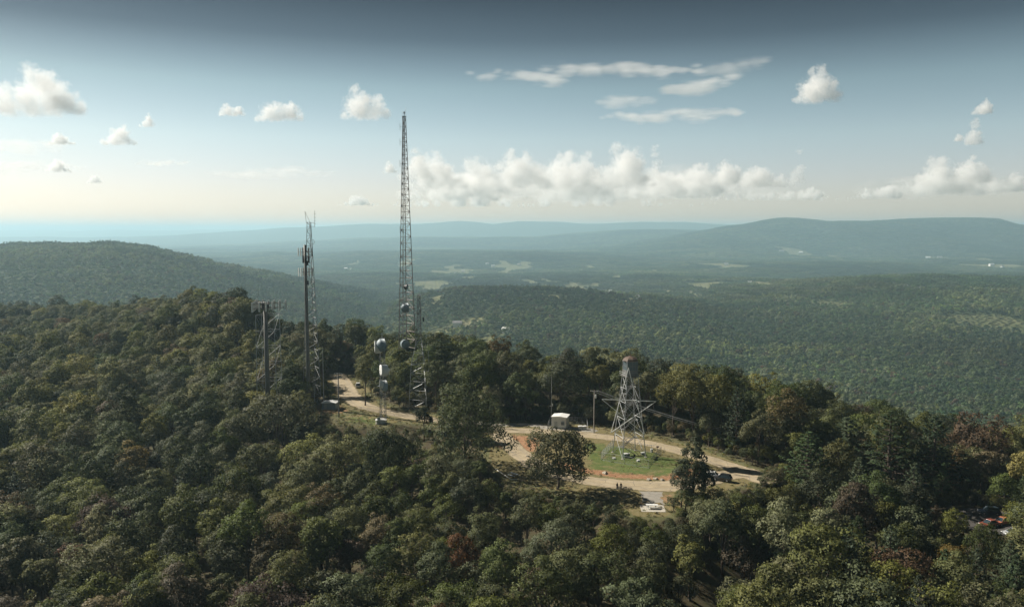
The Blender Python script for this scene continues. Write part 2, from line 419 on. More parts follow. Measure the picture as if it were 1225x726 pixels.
# ------------------------------------------------------------------ ground sheet
FIELDS = [(515,343,22),(472,345,7),(520,327,20),(554,326,18),(571,332,9),(414,323,7),(654,336,6),(693,350,9),(729,350,11),(763,358,16),(744,330,9),
          (784,324,9),(811,360,9),(547,392,12),(606,399,8),(953,303,17),(869,318,16),(845,342,24),(897,340,13),(921,337,11),(1119,309,13),(1192,319,32),(1085,345,13),(1180,390,42),(640,352,7),(700,322,9),(1010,312,10),(610,322,12)]
_fr = random.Random(31)
FIELDS += [(_fr.uniform(420, 1000), _fr.uniform(309, 358), _fr.uniform(3, 11)) for _ in range(30)]+[(_fr.uniform(1000, 1240), _fr.uniform(306, 324), _fr.uniform(4, 12)) for _ in range(8)]
FW = []
for px_, py_, hw in FIELDS:
    p = hit(px_, py_); FW.append((p.x, p.y, hw*p.y/FPX, max(70, min(p.y*.075, 260)) if hw < 40 else 75))
def field_mask(x, y):
    m = np.zeros(x.shape)
    wx, wy = x+60*fbm(x/240., y/240., 2), y+60*fbm(x/240.+9, y/240.+4, 2)
    for a, b_, rx, ry in FW: m = np.maximum(m, 1-np.maximum(np.abs(wx-a)/rx, np.abs(wy-b_)/ry))
    return m
def ground():
    rr = np.concatenate([np.geomspace(8, 90, 40)[:-1], np.geomspace(90, 420, 190)[:-1], np.geomspace(420, 6000, 260)[:-1], np.geomspace(6000, 60000, 150)])
    th = np.concatenate([np.arange(-50, 50.01, .26), np.arange(53, 309, 4)]); th = np.radians(th)
    T, Q = np.meshgrid(th, rr); X, Y = Q*np.sin(T), Q*np.cos(T); Z = H(X, Y)
    nr, nt_ = X.shape; V = np.c_[X.ravel(), Y.ravel(), Z.ravel()]
    V = np.r_[V, [[0, 0, float(Z[0].mean())]]]
    i, j = np.meshgrid(np.arange(nr-1), np.arange(nt_), indexing='ij'); j2 = (j+1) % nt_
    F = np.stack([i*nt_+j, (i+1)*nt_+j, (i+1)*nt_+j2, i*nt_+j2], -1).reshape(-1, 4)
    F = F[:, ::-1]
    m, nt, out = new_mat('forest_floor'); b = NT(nt)
    pos = b.n('NewGeometry').outputs['Position']
    at_ = b.n('Attribute', attribute_name='meadow').outputs['Fac']
    wood = b.n('Attribute', attribute_name='wood').outputs['Fac']
    n1 = b.noise(.012, 6, .6, pos); n2 = b.noise(.35, 5, .65, pos); n3 = b.noise(.0016, 4, .6, pos)
    floor = b.ramp(n2, [(.3, (.05, .042, .028)), (.5, (.075, .062, .036)), (.68, (.06, .068, .028))])
    trees = b.ramp(b.math('ADD', b.math('MULTIPLY', n1, .6), b.math('MULTIPLY', n3, .4)), [(.32, (.024, .034, .016)), (.52, (.045, .058, .026)), (.7, (.065, .074, .030))])
    grass = b.ramp(b.math('ADD', b.math('MULTIPLY', n2, .55), b.math('MULTIPLY', n1, .45)), [(.34, (.085, .10, .04)), (.47, (.14, .145, .065)), (.6, (.21, .19, .115)), (.7, (.12, .13, .055))])
    c = b.mix(wood, floor, trees); c = b.mix(at_, c, grass)
    p = b.n('BsdfPrincipled', i={'Base Color': c, 'Roughness': .95, 'Specular IOR Level': .1})
    hgt = b.n('TexVoronoi', i={'Vector': pos, 'Scale': .09}).outputs['Distance']
    bp = b.n('Bump', i={'Strength': b.math('MULTIPLY', wood, .9), 'Distance': 9.0, 'Height': hgt}); nt.links.new(bp.outputs[0], p.inputs['Normal'])
    nt.links.new(p.outputs[0], out.inputs[0])
    me = mesh_np('ground', V, F, m, True)
    x, y = V[:, 0], V[:, 1]
    fm = np.clip(field_mask(x, y)*9, 0, 1)*(y > 700)*np.where((y < 2300) & (x > 600), .35, 1)
    cd = np.full(len(x), 99.); s = (y > 120) & (y < 360) & (np.abs(x) < 130); cd[s] = clear_dist(x[s], y[s])
    fm = np.maximum(fm, np.clip(1.2-(cd+1)/4, 0, 1)*.75)
    wd = np.clip((np.hypot(x, y)-700)/500, 0, 1)
    for n_, d_ in (('meadow', fm), ('wood', wd)):
        a = me.attributes.new(n_, 'FLOAT', 'POINT'); a.data.foreach_set('value', d_.astype(np.float32))
    o = link('ground', me); tag(o, kind='structure')
    return o
ground()

# ------------------------------------------------------------------ woods
ENV = np.array([(-400,330),(0,330),(300,420),(372,470),(380,506),(425,506),(432,520),(470,521),(490,512),(512,510),(530,530),(585,544),(598,573),(640,584),(690,593),(738,600),(766,616),(800,617),(811,600),(822,590),(846,584),(858,584),(900,581),(910,560),(940,540),(1150,560),(1160,640),(1215,645),(1225,560),(1600,500)], float)
def env_ok(x, y, ztop, rad):
    """a tree in front of the clearing may not hide it"""
    dep = y*CP-(ztop-CAM_Z)*SP
    up = (y*SP+(ztop-CAM_Z)*CP)/dep; row = 363-up*FPX
    px = 612.5+x/dep*FPX; w = rad*FPX/dep*.8
    lim = np.maximum.reduce([np.interp(px-w, ENV[:, 0], ENV[:, 1]), np.interp(px, ENV[:, 0], ENV[:, 1]), np.interp(px+w, ENV[:, 0], ENV[:, 1])])
    return row-lim
def jitter_grid(x0, x1, y0, y1, s, g, hexa=True):
    xs, ys = np.arange(x0, x1, s), np.arange(y0, y1, s*.87)
    X, Y = np.meshgrid(xs, ys); X = X+(np.arange(len(ys)) % 2)[:, None]*s*.5
    X, Y = X.ravel(), Y.ravel()
    return X+g.uniform(-.43, .43, len(X))*s, Y+g.uniform(-.43, .43, len(X))*s
EXCL = []        # (x, y, radius): spots kept for trees placed by hand
def grow(name, label, cat, var, loc, rz, scale, color, group=None):
    t = thing(name, label, cat, loc, rz, group); t.scale = scale if hasattr(scale, '__len__') else (scale,)*3
    link('trunk', var[1], t); c = link('crown', var[0], t); c.color = (*color, 1)
    return t
def hand_tree(px, py_base, y_or_none, py_top, width_px, var, label, color, name='broadleaf_tree', cat='tree', rz=0.0, z=None):
    """a tree the photo shows on its own: foot, height and spread read from the photo"""
    if y_or_none is None: p = P(px, py_base, 0)
    else: p = at(px, y_or_none, 0)
    g0 = h1(p.x, p.y) if z is None else z
    p = at(px, p.y, g0); zt = zat(py_top, p.y); h_ = zt-g0
    wd = width_px*p.y/FPX/2
    EXCL.append((p.x, p.y, max(2.2, wd*.5)))
    return grow(name, label, cat, var, (p.x, p.y, g0-.1), rz, (wd/var[3], wd/var[3], h_/var[2]), color)
BIG = []
for i, (h_, r_, b_, n_, per) in enumerate([(18, 8.6, .4, 110, 230), (13.5, 7.2, .9, 80, 300), (15, 4.6, .2, 46, 240)]):
    V, F, tv, tf = broadleaf(500+i, h_, r_, b_, n_, per, .46, low=-.8, lobe=.72)
    BIG.append((crown_mesh('big_crown', V, F), mesh_np('big_trunk', tv, tf, M['bark'], True), h_, r_))
hand_tree(558, 556, None, 462, 100, BIG[0], 'huge dark spreading tree beside the road at the left end of the clearing', (.066, .078, .034), rz=.4)
hand_tree(667, 585, None, 509, 84, BIG[1], 'lone round crowned tree on the island of red earth between the two roads', (.165, .160, .058), rz=1.1)
hand_tree(827, 604, None, 519, 44, BIG[2], 'dark upright tree in front of the parked black car', (.070, .082, .040), rz=2.0)
hand_tree(840, 606, None, 549, 28, BL[3], 'shorter dark tree against the right side of the dark upright tree', (.066, .080, .038), rz=1.0)
hand_tree(815, 607, None, 560, 34, BL[6], 'low bushy tree against the left foot of the dark upright tree', (.074, .086, .038), rz=.2)
for px_, b0, t0, w0, v0, l0 in ((806, 611, 594, 22, 2, 'low round bush between the picnic table and the dark upright tree'), (820, 612, 586, 32, 6, 'green bush covering the left foot of the dark upright tree'),
                            (835, 612, 584, 34, 0, 'olive bush covering the right foot of the dark upright tree'), (853, 606, 583, 30, 7, 'bush just below the parked black car'), (1176, 652, 626, 40, 4, 'bush in front of the shaded parking lot')):
    hand_tree(px_, b0, None, t0, w0, BL[v0], l0, GREEN[v0 % 4], 'bush', 'bush', rz=px_*.1)
hand_tree(466, 566, 196, 508, 74, BIG[1], 'broad mid green tree rising in front of the dish tower', (.082, .105, .036), rz=.2)
hand_tree(507, 522, None, 482, 22, BL[3], 'small dark narrow tree on the near edge of the upper road', (.030, .038, .018), rz=.9)
hand_tree(437, 480, 268, 424, 26, BL[5], 'slim light green tree behind the bend in the upper road', (.075, .080, .034), rz=.5)
hand_tree(335, 500, 232, 470, 80, BL[4], 'olive tree clump at the foot of the panel antenna tower', (.072, .074, .032), rz=1.5)
hand_tree(275, 0, 400, 349, 52, BL[1], 'dark tree standing highest on the hill crest left of the antenna towers', (.030, .040, .018), rz=.5)
hand_tree(238, 0, 408, 351, 44, BL[0], 'dark crest tree left beside the highest tree of the hill', (.036, .046, .020), rz=2.5)
hand_tree(551, 0, 150, 640, 46, BL[6], 'rust red small tree among green crowns at the front centre', (.115, .060, .036), rz=.3)
hand_tree(790, 0, 262, 428, 40, BL[7], 'tall tree with rounded top just right of the lookout cabin', (.044, .056, .024), rz=.3)
hand_tree(678, 0, 258, 416, 44, BL[5], 'tall pale green tree behind the white roofed equipment hut', (.062, .070, .034), rz=1.3)
hand_tree(965, 0, 186, 516, 92, PN[0], 'bushy pine with plumed branches right of the road end', PINEC, 'pine_tree', 'pine', 1.0)
hand_tree(1062, 0, 188, 492, 118, PN[2], 'tallest pine at the middle of the right hillside', (.046, .066, .030), 'pine_tree', 'pine', 2.0)
hand_tree(1010, 0, 198, 499, 80, PN[1], 'pine just behind and left of the tallest pine', (.052, .074, .036), 'pine_tree', 'pine', .3)
hand_tree(1115, 0, 200, 498, 90, PN[0], 'dark pine to the right of the tallest pine', (.040, .060, .030), 'pine_tree', 'pine', 4.0)
hand_tree(1022, 0, 142, 618, 72, PN[1], 'small pale pine low on the front of the right hillside', (.055, .074, .036), 'pine_tree', 'pine', 3.0)
hand_tree(1020, 0, 160, 566, 52, BL[3], 'reddish brown round tree in front of the pines', (.120, .085, .050), rz=1.0)
hand_tree(1175, 0, 215, 492, 70, BL[0], 'russet oak on the skyline above the shaded parking lot', (.115, .078, .044), rz=1.7)
hand_tree(1228, 0, 180, 530, 56, BL[2], 'golden yellow tree at the right edge above the parking lot', (.16, .13, .04), rz=.7)

EXCL.append((at(503, 262).x, 262, 4.5)); EXCL.append((at(375, 272).x, 272, 2)); EXCL.append((at(369.5, 266).x, 266, 1))
gen = np.random.default_rng(21)
def keep_mask(x, y):
    cd = clear_dist(x, y); dl = np.hypot(x-LOT[0], y-LOT[1])-LOT[2]
    ok = (cd > 2.6) & (dl > 3.5)
    for a, b_, r_ in EXCL: ok &= np.hypot(x-a, y-b_) > r_+2.2
    return ok
FRONT_D = np.array([(0,1),(300,1),(370,262),(470,262),(516,262),(524,228),(590,208),(700,188),(820,182),(905,196),(950,198),(960,1),(1130,1),(1140,166),(1240,166),(1250,1)], float)
x, y = jitter_grid(-740, 740, 84, 760, 7.5, gen)
u = x/y; cr = np.interp(u, CRU, CR[:, 1])
ok = (np.abs(u) < 1.05) & (y < cr+130) & ((y > 420) | keep_mask(x, y))
x, y, cr = x[ok], y[ok], cr[ok]
z = H(x, y)
zone_n = 1.25*fbm(x/45., y/45., 3); rus_n = fbm(x/30.+7, y/30.+2, 2)
scl = gen.uniform(.70, 1.18, len(x))*(1+.12*zone_n)*np.where(gen.random(len(x)) < .07, 1.18, 1)
var = gen.integers(0, 8, len(x)); rot = gen.uniform(0, 6.28, len(x))
left_low = np.clip((190-y)/60, 0, 1)*np.clip((60-x)/100, 0, 1)
is_rus = (gen.random(len(x)) < .025+.20*left_low+.06*np.clip(rus_n*1.6, 0, 1)+.04*((x > 60) & (y < 180)))
is_pine = (~is_rus) & (gen.random(len(x)) < np.where((x > 45) & (y < 215), .16, .015))
gc = np.clip(((zone_n+1)*2+gen.normal(0, .8, len(x))), 0, 3).astype(int)
rc = gen.integers(0, 3, len(x))
px_of = 612.5+x/y*FPX
HT = np.array([v[2] for v in BL]); RD = np.array([v[3] for v in BL]); PHT = np.array([v[2] for v in PN])
pv = var % 3
hts = np.where(is_pine, PHT[pv], HT[var]); rds = np.where(is_pine, 4.8, RD[var])
scl = np.where(is_pine, scl*.92, scl)
# low growth only in front of the clearing, full trees elsewhere
fd = np.interp(px_of, FRONT_D[:, 0], FRONT_D[:, 1])
front = y < fd
alive = np.ones(len(x), bool)
for s_ in (1, .82, .66, .52, .4, .3, .22):
    bad = front & (env_ok(x, y, z+hts*scl*s_, rds*scl*s_) < 0)
    if s_ == 1: f_ = np.ones(len(x)); cur = bad.copy()
    else: f_ = np.where(cur, s_, f_); cur = cur & bad
alive &= ~cur; scl = scl*f_
x, y, z, scl, var, rot, is_rus, is_pine, gc, rc, pv, hts = [q[alive] for q in (x, y, z, scl, var, rot, is_rus, is_pine, gc, rc, pv, hts)]
px_of = 612.5+x/y*FPX; row_top = 275+(CAM_Z-z-hts*scl)/y*FPX
inview = (px_of > -25) & (px_of < 1250) & (row_top < 735)
score = np.where(inview, scl*hts/y, -1)
single = np.zeros(len(x), bool)
bl_i = np.where(~is_pine)[0]; bl_i = bl_i[np.argsort(-score[bl_i])][:283]; single[bl_i[score[bl_i] > 0]] = True
single |= is_pine & (score > .045)
GN_ = ['dark green', 'mid green', 'deep green', 'yellow green']; RN_ = ['reddish brown', 'dull brown', 'golden brown']
def place_word(px, row):
    col = ('at the far left' if px < 150 else 'left of the panel antenna tower' if px < 300 else 'below the upper road' if px < 520 else
           'below the lone round tree' if px < 720 else 'below the picnic table' if px < 900 else 'below the pines' if px < 1110 else 'below the shaded parking lot')
    return ('in the nearest forest row ' if row > 610 else 'midway up the slope ' if row > 520 else 'high on the slope ')+col
FOLI = dict(v=[BL, PN])
for i in np.where(single)[0]:
    size = 'tall' if scl[i]*hts[i] > 14 else 'low' if scl[i]*hts[i] < 8.5 else 'middling'
    if is_pine[i]: nm, ct, v, col_, cw = 'pine_tree', 'pine', PN[pv[i]], PINEC, 'feathery'
    elif is_rus[i]: nm, ct, v, col_, cw = 'broadleaf_tree', 'tree', BL[var[i]], RUSSET[rc[i]], RN_[rc[i]]
    else: nm, ct, v, col_, cw = 'broadleaf_tree', 'tree', BL[var[i]], GREEN[gc[i]], GN_[gc[i]]
    lab = '%s %s %s %s' % (size, cw, ct if ct == 'pine' else 'broadleaf tree', place_word(px_of[i], row_top[i]))
    grow(nm, lab, ct, v, (x[i], y[i], z[i]-.15), rot[i], scl[i], col_, lab.replace(' tree ', ' trees ').replace(' pine ', ' pines '))
# everything else on the hill: one mass
def whole(var_, k):
    ms = var_[:2]; VV, FF, NN, off = [], [], [], 0
    for m in ms:
        v = np.empty(len(m.vertices)*3, np.float32); m.vertices.foreach_get('co', v); f = np.empty(len(m.loops), np.int32); m.loops.foreach_get('vertex_index', f)
        n = np.zeros((len(m.vertices), 3), np.float32); cn = np.empty(len(m.loops)*3, np.float32); m.corner_normals.foreach_get('vector', cn); n[f] = cn.reshape(-1, 3)
        VV.append(v.reshape(-1, 3)); FF.append(f.reshape(-1, 4)+off); NN.append(n); off += len(n)
    me = mesh_np('whole_tree', np.concatenate(VV), np.concatenate(FF), None, True)
    me.materials.append(M['mass']); me.materials.append(M['bark'])
    me.polygons.foreach_set('material_index', np.r_[np.zeros(len(FF[0]), np.int32), np.ones(len(FF[1]), np.int32)])
    me.normals_split_custom_set_from_vertices(np.concatenate(NN).tolist()); return me
WB = [whole(v, 0) for v in BL]; WP = [whole(v, 0) for v in PN]
r_ = ~single
pick = np.where(is_pine, 8+pv, var)
tint = np.where(is_pine[:, None], np.array(PINEC), np.where(is_rus[:, None], np.array(RUSSET)[rc], np.array(GREEN)[gc]))
# saplings and brush filling the edges of the clearing down to the ground
bx, by = jitter_grid(-110, 120, 140, 345, 2.7, gen)
cd = clear_dist(bx, by); dl = np.hypot(bx-LOT[0], by-LOT[1])-LOT[2]
ok = (np.minimum(cd, dl) > 1.3) & (np.minimum(cd, dl) < 13); bx, by = bx[ok], by[ok]; bz = H(bx, by); bv = gen.integers(0, 8, len(bx))
bs = gen.uniform(.16, .42, len(bx)); fr = by < np.interp(612.5+bx/by*FPX, FRONT_D[:, 0], FRONT_D[:, 1])
for s_ in range(5): bs = np.where(fr & (env_ok(bx, by, bz+HT[bv]*bs, RD[bv]*bs) < 0), bs*.72, bs)
ok = ~(fr & (env_ok(bx, by, bz+HT[bv]*bs, RD[bv]*bs) < -2)); bx, by, bz, bv, bs = [q[ok] for q in (bx, by, bz, bv, bs)]
bt = np.array(GREEN+[RUSSET[1]])[gen.integers(0, 5, len(bx))]
PT = np.r_[np.c_[x, y, z-.15][r_], np.c_[bx, by, bz-.25]]
scatter('hill_forest', PT, np.r_[rot[r_], gen.uniform(0, 6.28, len(bx))], np.r_[scl[r_], bs], np.r_[pick[r_], bv], np.r_[tint[r_], bt], WB+WP, 'unbroken dark green forest covering the ridge behind the towers and left hill', 'forest')
# far woods: single crowns first, squares of canopy beyond
x, y = jitter_grid(-2100, 2100, 330, 2100, 11.0, gen)
u = x/y; cr = np.interp(u, CRU, CR[:, 1]); ok = (np.abs(u) < 1.0) & (y > cr+125)
x, y = x[ok], y[ok]; fm_ = field_mask(x, y) > .02; ok = ~fm_ | ((x > 600) & (gen.random(len(x)) < .55)); x, y, fm_ = x[ok], y[ok], fm_[ok]
n1 = fbm(x/120., y/120., 3); n_a = len(x)
pa = np.c_[x, y, H(x, y)-.3]; sa = gen.uniform(.55, 1.2, n_a)*(1+.2*n1)*np.where(fm_, .3, 1)
ca = np.clip((n1+1)*2+gen.normal(0, .7, n_a), 0, 3).astype(int); ca = np.where(gen.random(n_a) < .05, 4, ca)
ia = gen.integers(0, 5, n_a); ra = gen.uniform(0, 6.28, n_a)
x, y = jitter_grid(-10500, 10500, 2060, 11000, 43, gen)
u = x/y; ok = (np.abs(u) < .95); x, y = x[ok], y[ok]; ok = field_mask(x, y) < .03; x, y = x[ok], y[ok]
n2 = fbm(x/300., y/300., 3); n_b = len(x)
pb = np.c_[x, y, H(x, y)-3.0]; sb = gen.uniform(.9, 1.12, n_b)
cb = np.clip((n2+1)*2+gen.normal(0, .6, n_b), 0, 3).astype(int); ib = 5+gen.integers(0, 4, n_b); rb = gen.integers(0, 4, n_b)*math.pi/2+gen.uniform(-.3, .3, n_b)
FG = [(.060, .096, .044), (.082, .120, .050), (.100, .134, .054), (.135, .158, .064)]
FGA = np.array(FG+[(.085, .066, .038)])
scatter('valley_forest', np.r_[pa, pb], np.r_[ra, rb], np.r_[sa, sb], np.r_[ia, ib], np.r_[FGA[ca]*(1+.5*fbm(pa[:, 0]/420., pa[:, 1]/260., 4))[:, None], FGA[cb]*(1+.42*fbm(pb[:, 0]/900., pb[:, 1]/900., 3))[:, None]], LOW+PATCH, 'endless hazy green woodland filling the valley up to the far ridges', 'forest')
print('trees: single', int(single.sum()), 'hill mass', int(r_.sum()), 'valley', n_a, 'squares', n_b)
# ------------------------------------------------------------------ clouds: bodies of vapour high above the haze
def cloud_body(name, label, px, py, hw, hh, d, seed, kind='cumulus', dens=1.0, rise=0.0, tower=1.0):
    g = np.random.default_rng(seed); k = d/FPX
    cx, cz = (px-612.5)*k, zat(py, d); W, Hh = hw*k, hh*k
    zb = cz-Hh
    blobs = []
    if kind == 'cumulus':
        n = int(np.clip(round(hw/hh*7), 9, 20)); lob = g.uniform(0, 6.28, 3)
        for i in range(n):
            t = -1+2*(i+.5)/n+g.uniform(-.1, .1)
            prof = max(.22, (1-.7*abs(t)**1.7)*(1+rise*t)*(.80+.22*math.sin(t*5+lob[0])+.14*math.sin(t*11+lob[1]))); top_ = 2*Hh*prof
            r = min(top_*g.uniform(.24, .40), W*.5); xx = t*max(W-r, W*.35)
            blobs.append((xx, g.uniform(-.4, .4)*W*.4, top_-r*1.0-Hh, r))
            r2 = min(top_*.46, W*.55); blobs.append((xx*.93+g.uniform(-.2, .2)*r2, g.uniform(-.4, .4)*W*.4, top_*.42-Hh, r2))
            if prof > .5: r3 = r*g.uniform(.45, .7); an = g.uniform(.3, 2.8); blobs.append((xx+math.cos(an)*r*.9, g.uniform(-.5, .1)*r, top_-r-Hh+math.sin(an)*r*.8, r3))
    else:
        n = int(np.clip(hw/hh*2.2, 5, 26))
        for i in range(n):
            t = -1+2*(i+.5)/n; r = Hh*(1-.55*abs(t)**2)*g.uniform(.7, 1.1)
            blobs.append((t*W*.94, g.uniform(-1, 1)*W*.25, rise*t*Hh+g.uniform(-.25, .25)*Hh, r))
    sx = 1.0 if kind == 'cumulus' else 2.2
    iv, jf = ico(2); parts = []
    for (bx, by, bz, r) in blobs: parts.append((iv*np.array([r*sx, r*sx, r])*1.2+np.array([bx, by, bz]), jf))
    V, F = join_np(parts)
    if kind == 'cumulus': V[:, 2] = np.maximum(V[:, 2], -Hh*1.02)
    tmp = bpy.data.objects.new('tmp', mesh_np('tmp', V, F)); COL.objects.link(tmp)
    rm = tmp.modifiers.new('r', 'REMESH'); rm.mode = 'VOXEL'; rm.voxel_size = min(Hh*.16, W*.1)
    dg = bpy.context.evaluated_depsgraph_get(); me = bpy.data.meshes.new_from_object(tmp.evaluated_get(dg)); me.name = name
    bpy.data.objects.remove(tmp)
    m, nt, out = new_mat('vapour'); b = NT(nt)
    pos = b.n('TexCoord').outputs['Object']
    q = pos if sx == 1 else b.n('VectorMath', operation='MULTIPLY', i={0: pos, 1: (1/sx, 1/sx, 1)}).outputs[0]
    acc = None
    for (bx, by, bz, r) in blobs:
        ds = b.n('VectorMath', operation='DISTANCE', i={0: q, 1: (bx/sx, by/sx, bz)}).outputs[1] if 0 else None
        dn = b.n('VectorMath', operation='DISTANCE'); nt.links.new(q, dn.inputs[0]); dn.inputs[1].default_value = (bx/sx, by/sx, bz)
        s = b.math('MULTIPLY_ADD', dn.outputs['Value'], -1.0/r); s.node.inputs[2].default_value = 1.0
        acc = s if acc is None else b.math('MAXIMUM', acc, s)
    sc = 1.0/(Hh*.75)
    if kind == 'cumulus':
        nz = b.math('ADD', b.math('MULTIPLY', b.noise(sc*1.3, 4, .6, pos), .5), b.math('MULTIPLY', b.noise(sc*4.2, 7, .7, pos), .5)); amp, w = 4.6, .55
    else:
        st = b.n('VectorMath', operation='MULTIPLY', i={0: pos, 1: (.12, .12, 1.0)}).outputs[0]
        nz = b.noise(sc*1.1, 5, .62, st); amp, w = 2.7, 1.0
    f = b.math('ADD', acc, b.math('MULTIPLY', b.math('SUBTRACT', nz, .52 if kind == 'cumulus' else .53), amp))
    dd = b.mapr(f, 0.0, w)
    if kind == 'cumulus':
        z = b.n('SeparateXYZ', i={0: pos}).outputs[2]
        dd = b.math('MULTIPLY', dd, b.mapr(z, -Hh*1.0, -Hh*.72))
    D = dens*(3.1 if kind == 'cumulus' else 1.0)/(Hh*2)
    v = b.n('VolumePrincipled', i={'Color': (1, 1, 1, 1), 'Density': b.math('MULTIPLY', dd, D), 'Anisotropy': 0.2})
    nt.links.new(v.outputs[0], out.inputs['Volume'])
    me.materials.clear(); me.materials.append(m)
    o = link(name, me); o.location = (cx, d, cz)
    return tag(o, label, 'cloud', 'clouds over the valley')
CL = [
 (55,110,76,31,6500,'large white cumulus cloud at the upper left of the sky',-.25),
 (-2,60,18,22,5200,'grey cloud scrap cut by the left edge of the sky',0),
 (74,199,19,8,14000,'small grey cloud low in the left sky under pale streaks',0),
 (147,163,24,12,9000,'small ragged white cloud to the lower right of the large left cloud',.2),
 (80,167,20,7,10500,'flat small white cloud just under the large left cloud',0),
 (183,145,10,8,8000,'tiny white puff alone right of the large left cloud',0),
 (118,214,10,6,13000,'tiny faint puff low in the left sky near the haze',0),
 (283,131,18,9,7500,'small white cloud left of the cloud that climbs to the right',0),
 (335,131,33,16,7500,'white cloud climbing to the right above the shorter antenna tower',.55),
 (441,123,34,22,6500,'bright puffy cloud just left of the top of the tall lattice tower',-.1),
 (468,201,10,7,12000,'little dim puff touching the left side of the tall lattice tower',0),
 (970,104,34,21,6000,'solitary rounded cumulus cloud high in the right sky',.15),
 (1166,128,14,10,7500,'small cloud puff high near the right edge of the sky',0),
 (1157,161,14,14,8500,'small upright cloud below the puff near the right edge',0),
 (1139,164,6,6,8500,'tiny scrap of cloud left of the small upright cloud',0),
 (499,200,22,15,19000,'first puff of the cloud bank just right of the tall lattice tower',0),
 (545,222,76,18,23000,'long low heap of the cloud bank right of the tall lattice tower',0),
 (622,205,52,20,20000,'domed cloud with flat shaded base in the middle of the bank',0),
 (690,216,66,24,22000,'billowing cloud heap of the bank right of the flat based dome',.2),
 (740,202,44,22,21000,'high shouldered cloud over the centre right of the bank',.1),
 (781,202,12,22,22000,'narrow leaning cloud turret on the right of the bank centre',.1),
 (835,220,66,17,23000,'rounded low cloud heap toward the right of the bank',0),
 (908,211,36,13,20000,'cumulus with grey flat base near the right end of the bank',0),
 (951,202,9,18,21000,'thin cloud turret at the right end of the bank',0),
 (925,232,90,9,26000,'low line of small puffs under the right end of the bank',0),
 (660,238,200,10,30000,'thin pale cloud line closest to the horizon under the bank',0),
 (1125,215,64,18,20000,'wide cumulus heap in the low right sky',.1),
 (1047,229,34,10,23000,'small low cloud left of the wide right heap',.3),
 (1212,219,24,10,20000,'cloud cut off by the right edge low in the sky',0),
 (430,240,26,7,26000,'dim small cloud low between the two lattice towers',0),
]
CL += [
 (520,206,40,20,21000,'crumbling cumulus between the first puff and the flat based dome',.1),
 (580,214,46,20,22000,'lumpy cumulus just left of the flat based dome',0),
 (660,206,34,22,21500,'tall lump between the flat based dome and the billowing heap',0),
 (790,220,44,17,22500,'low billow under the narrow leaning turret',0),
 (868,208,30,14,21500,'pointed puff just left of the grey based cumulus',0),
 (560,238,90,11,27000,'low pale row of puffs under the left half of the bank',0),
 (1160,206,36,14,20500,'taller shoulder on the right of the wide right heap',0)]
ST = [
 (720,222,250,24,26000,'broad thin veil of vapour behind the cloud bank on the horizon',0,.55),
 (1120,225,120,18,26000,'thin pale veil of vapour behind the low right clouds',0,.5),
 (700,86,150,10,9000,'long smooth pale cloud streak high over the centre right',.35,.6),
 (872,80,44,13,9500,'ragged mottled end of the long high cloud streak',.5,.35),
 (832,101,46,11,8800,'thick short cloud streak under the ragged end',.45,.8),
 (745,121,38,9,10500,'faint thin cloud veil under the long high streak',.1,.4),
 (800,137,90,9,11500,'faint striped cloud veil lowest of the centre right streaks',.2,.55),
 (35,175,64,10,15000,'pale flat cloud sheet at the left edge of the sky',0,.6),
 (25,200,80,9,18000,'lower pale cloud sheet at the left edge of the sky',0,.5),
 (325,207,80,9,20000,'faint flat cloud veil left of the shorter antenna tower',0,.5),
 (200,195,36,4,17000,'thin faint cloud dash in the left sky',0,.5),
]
for i, (px, py, hw, hh, d, lab, rise) in enumerate(CL):
    if px > 480 and 195 <= py <= 224: hw *= 1.1; hh *= 1.16
    cloud_body('cumulus_cloud', lab, px, py, hw, hh, d, 900+i, 'cumulus', 1.0, rise)
for i, (px, py, hw, hh, d, lab, rise, de) in enumerate(ST): cloud_body('streak_cloud', lab, px, py, hw, hh, d, 960+i, 'streak', de, rise)
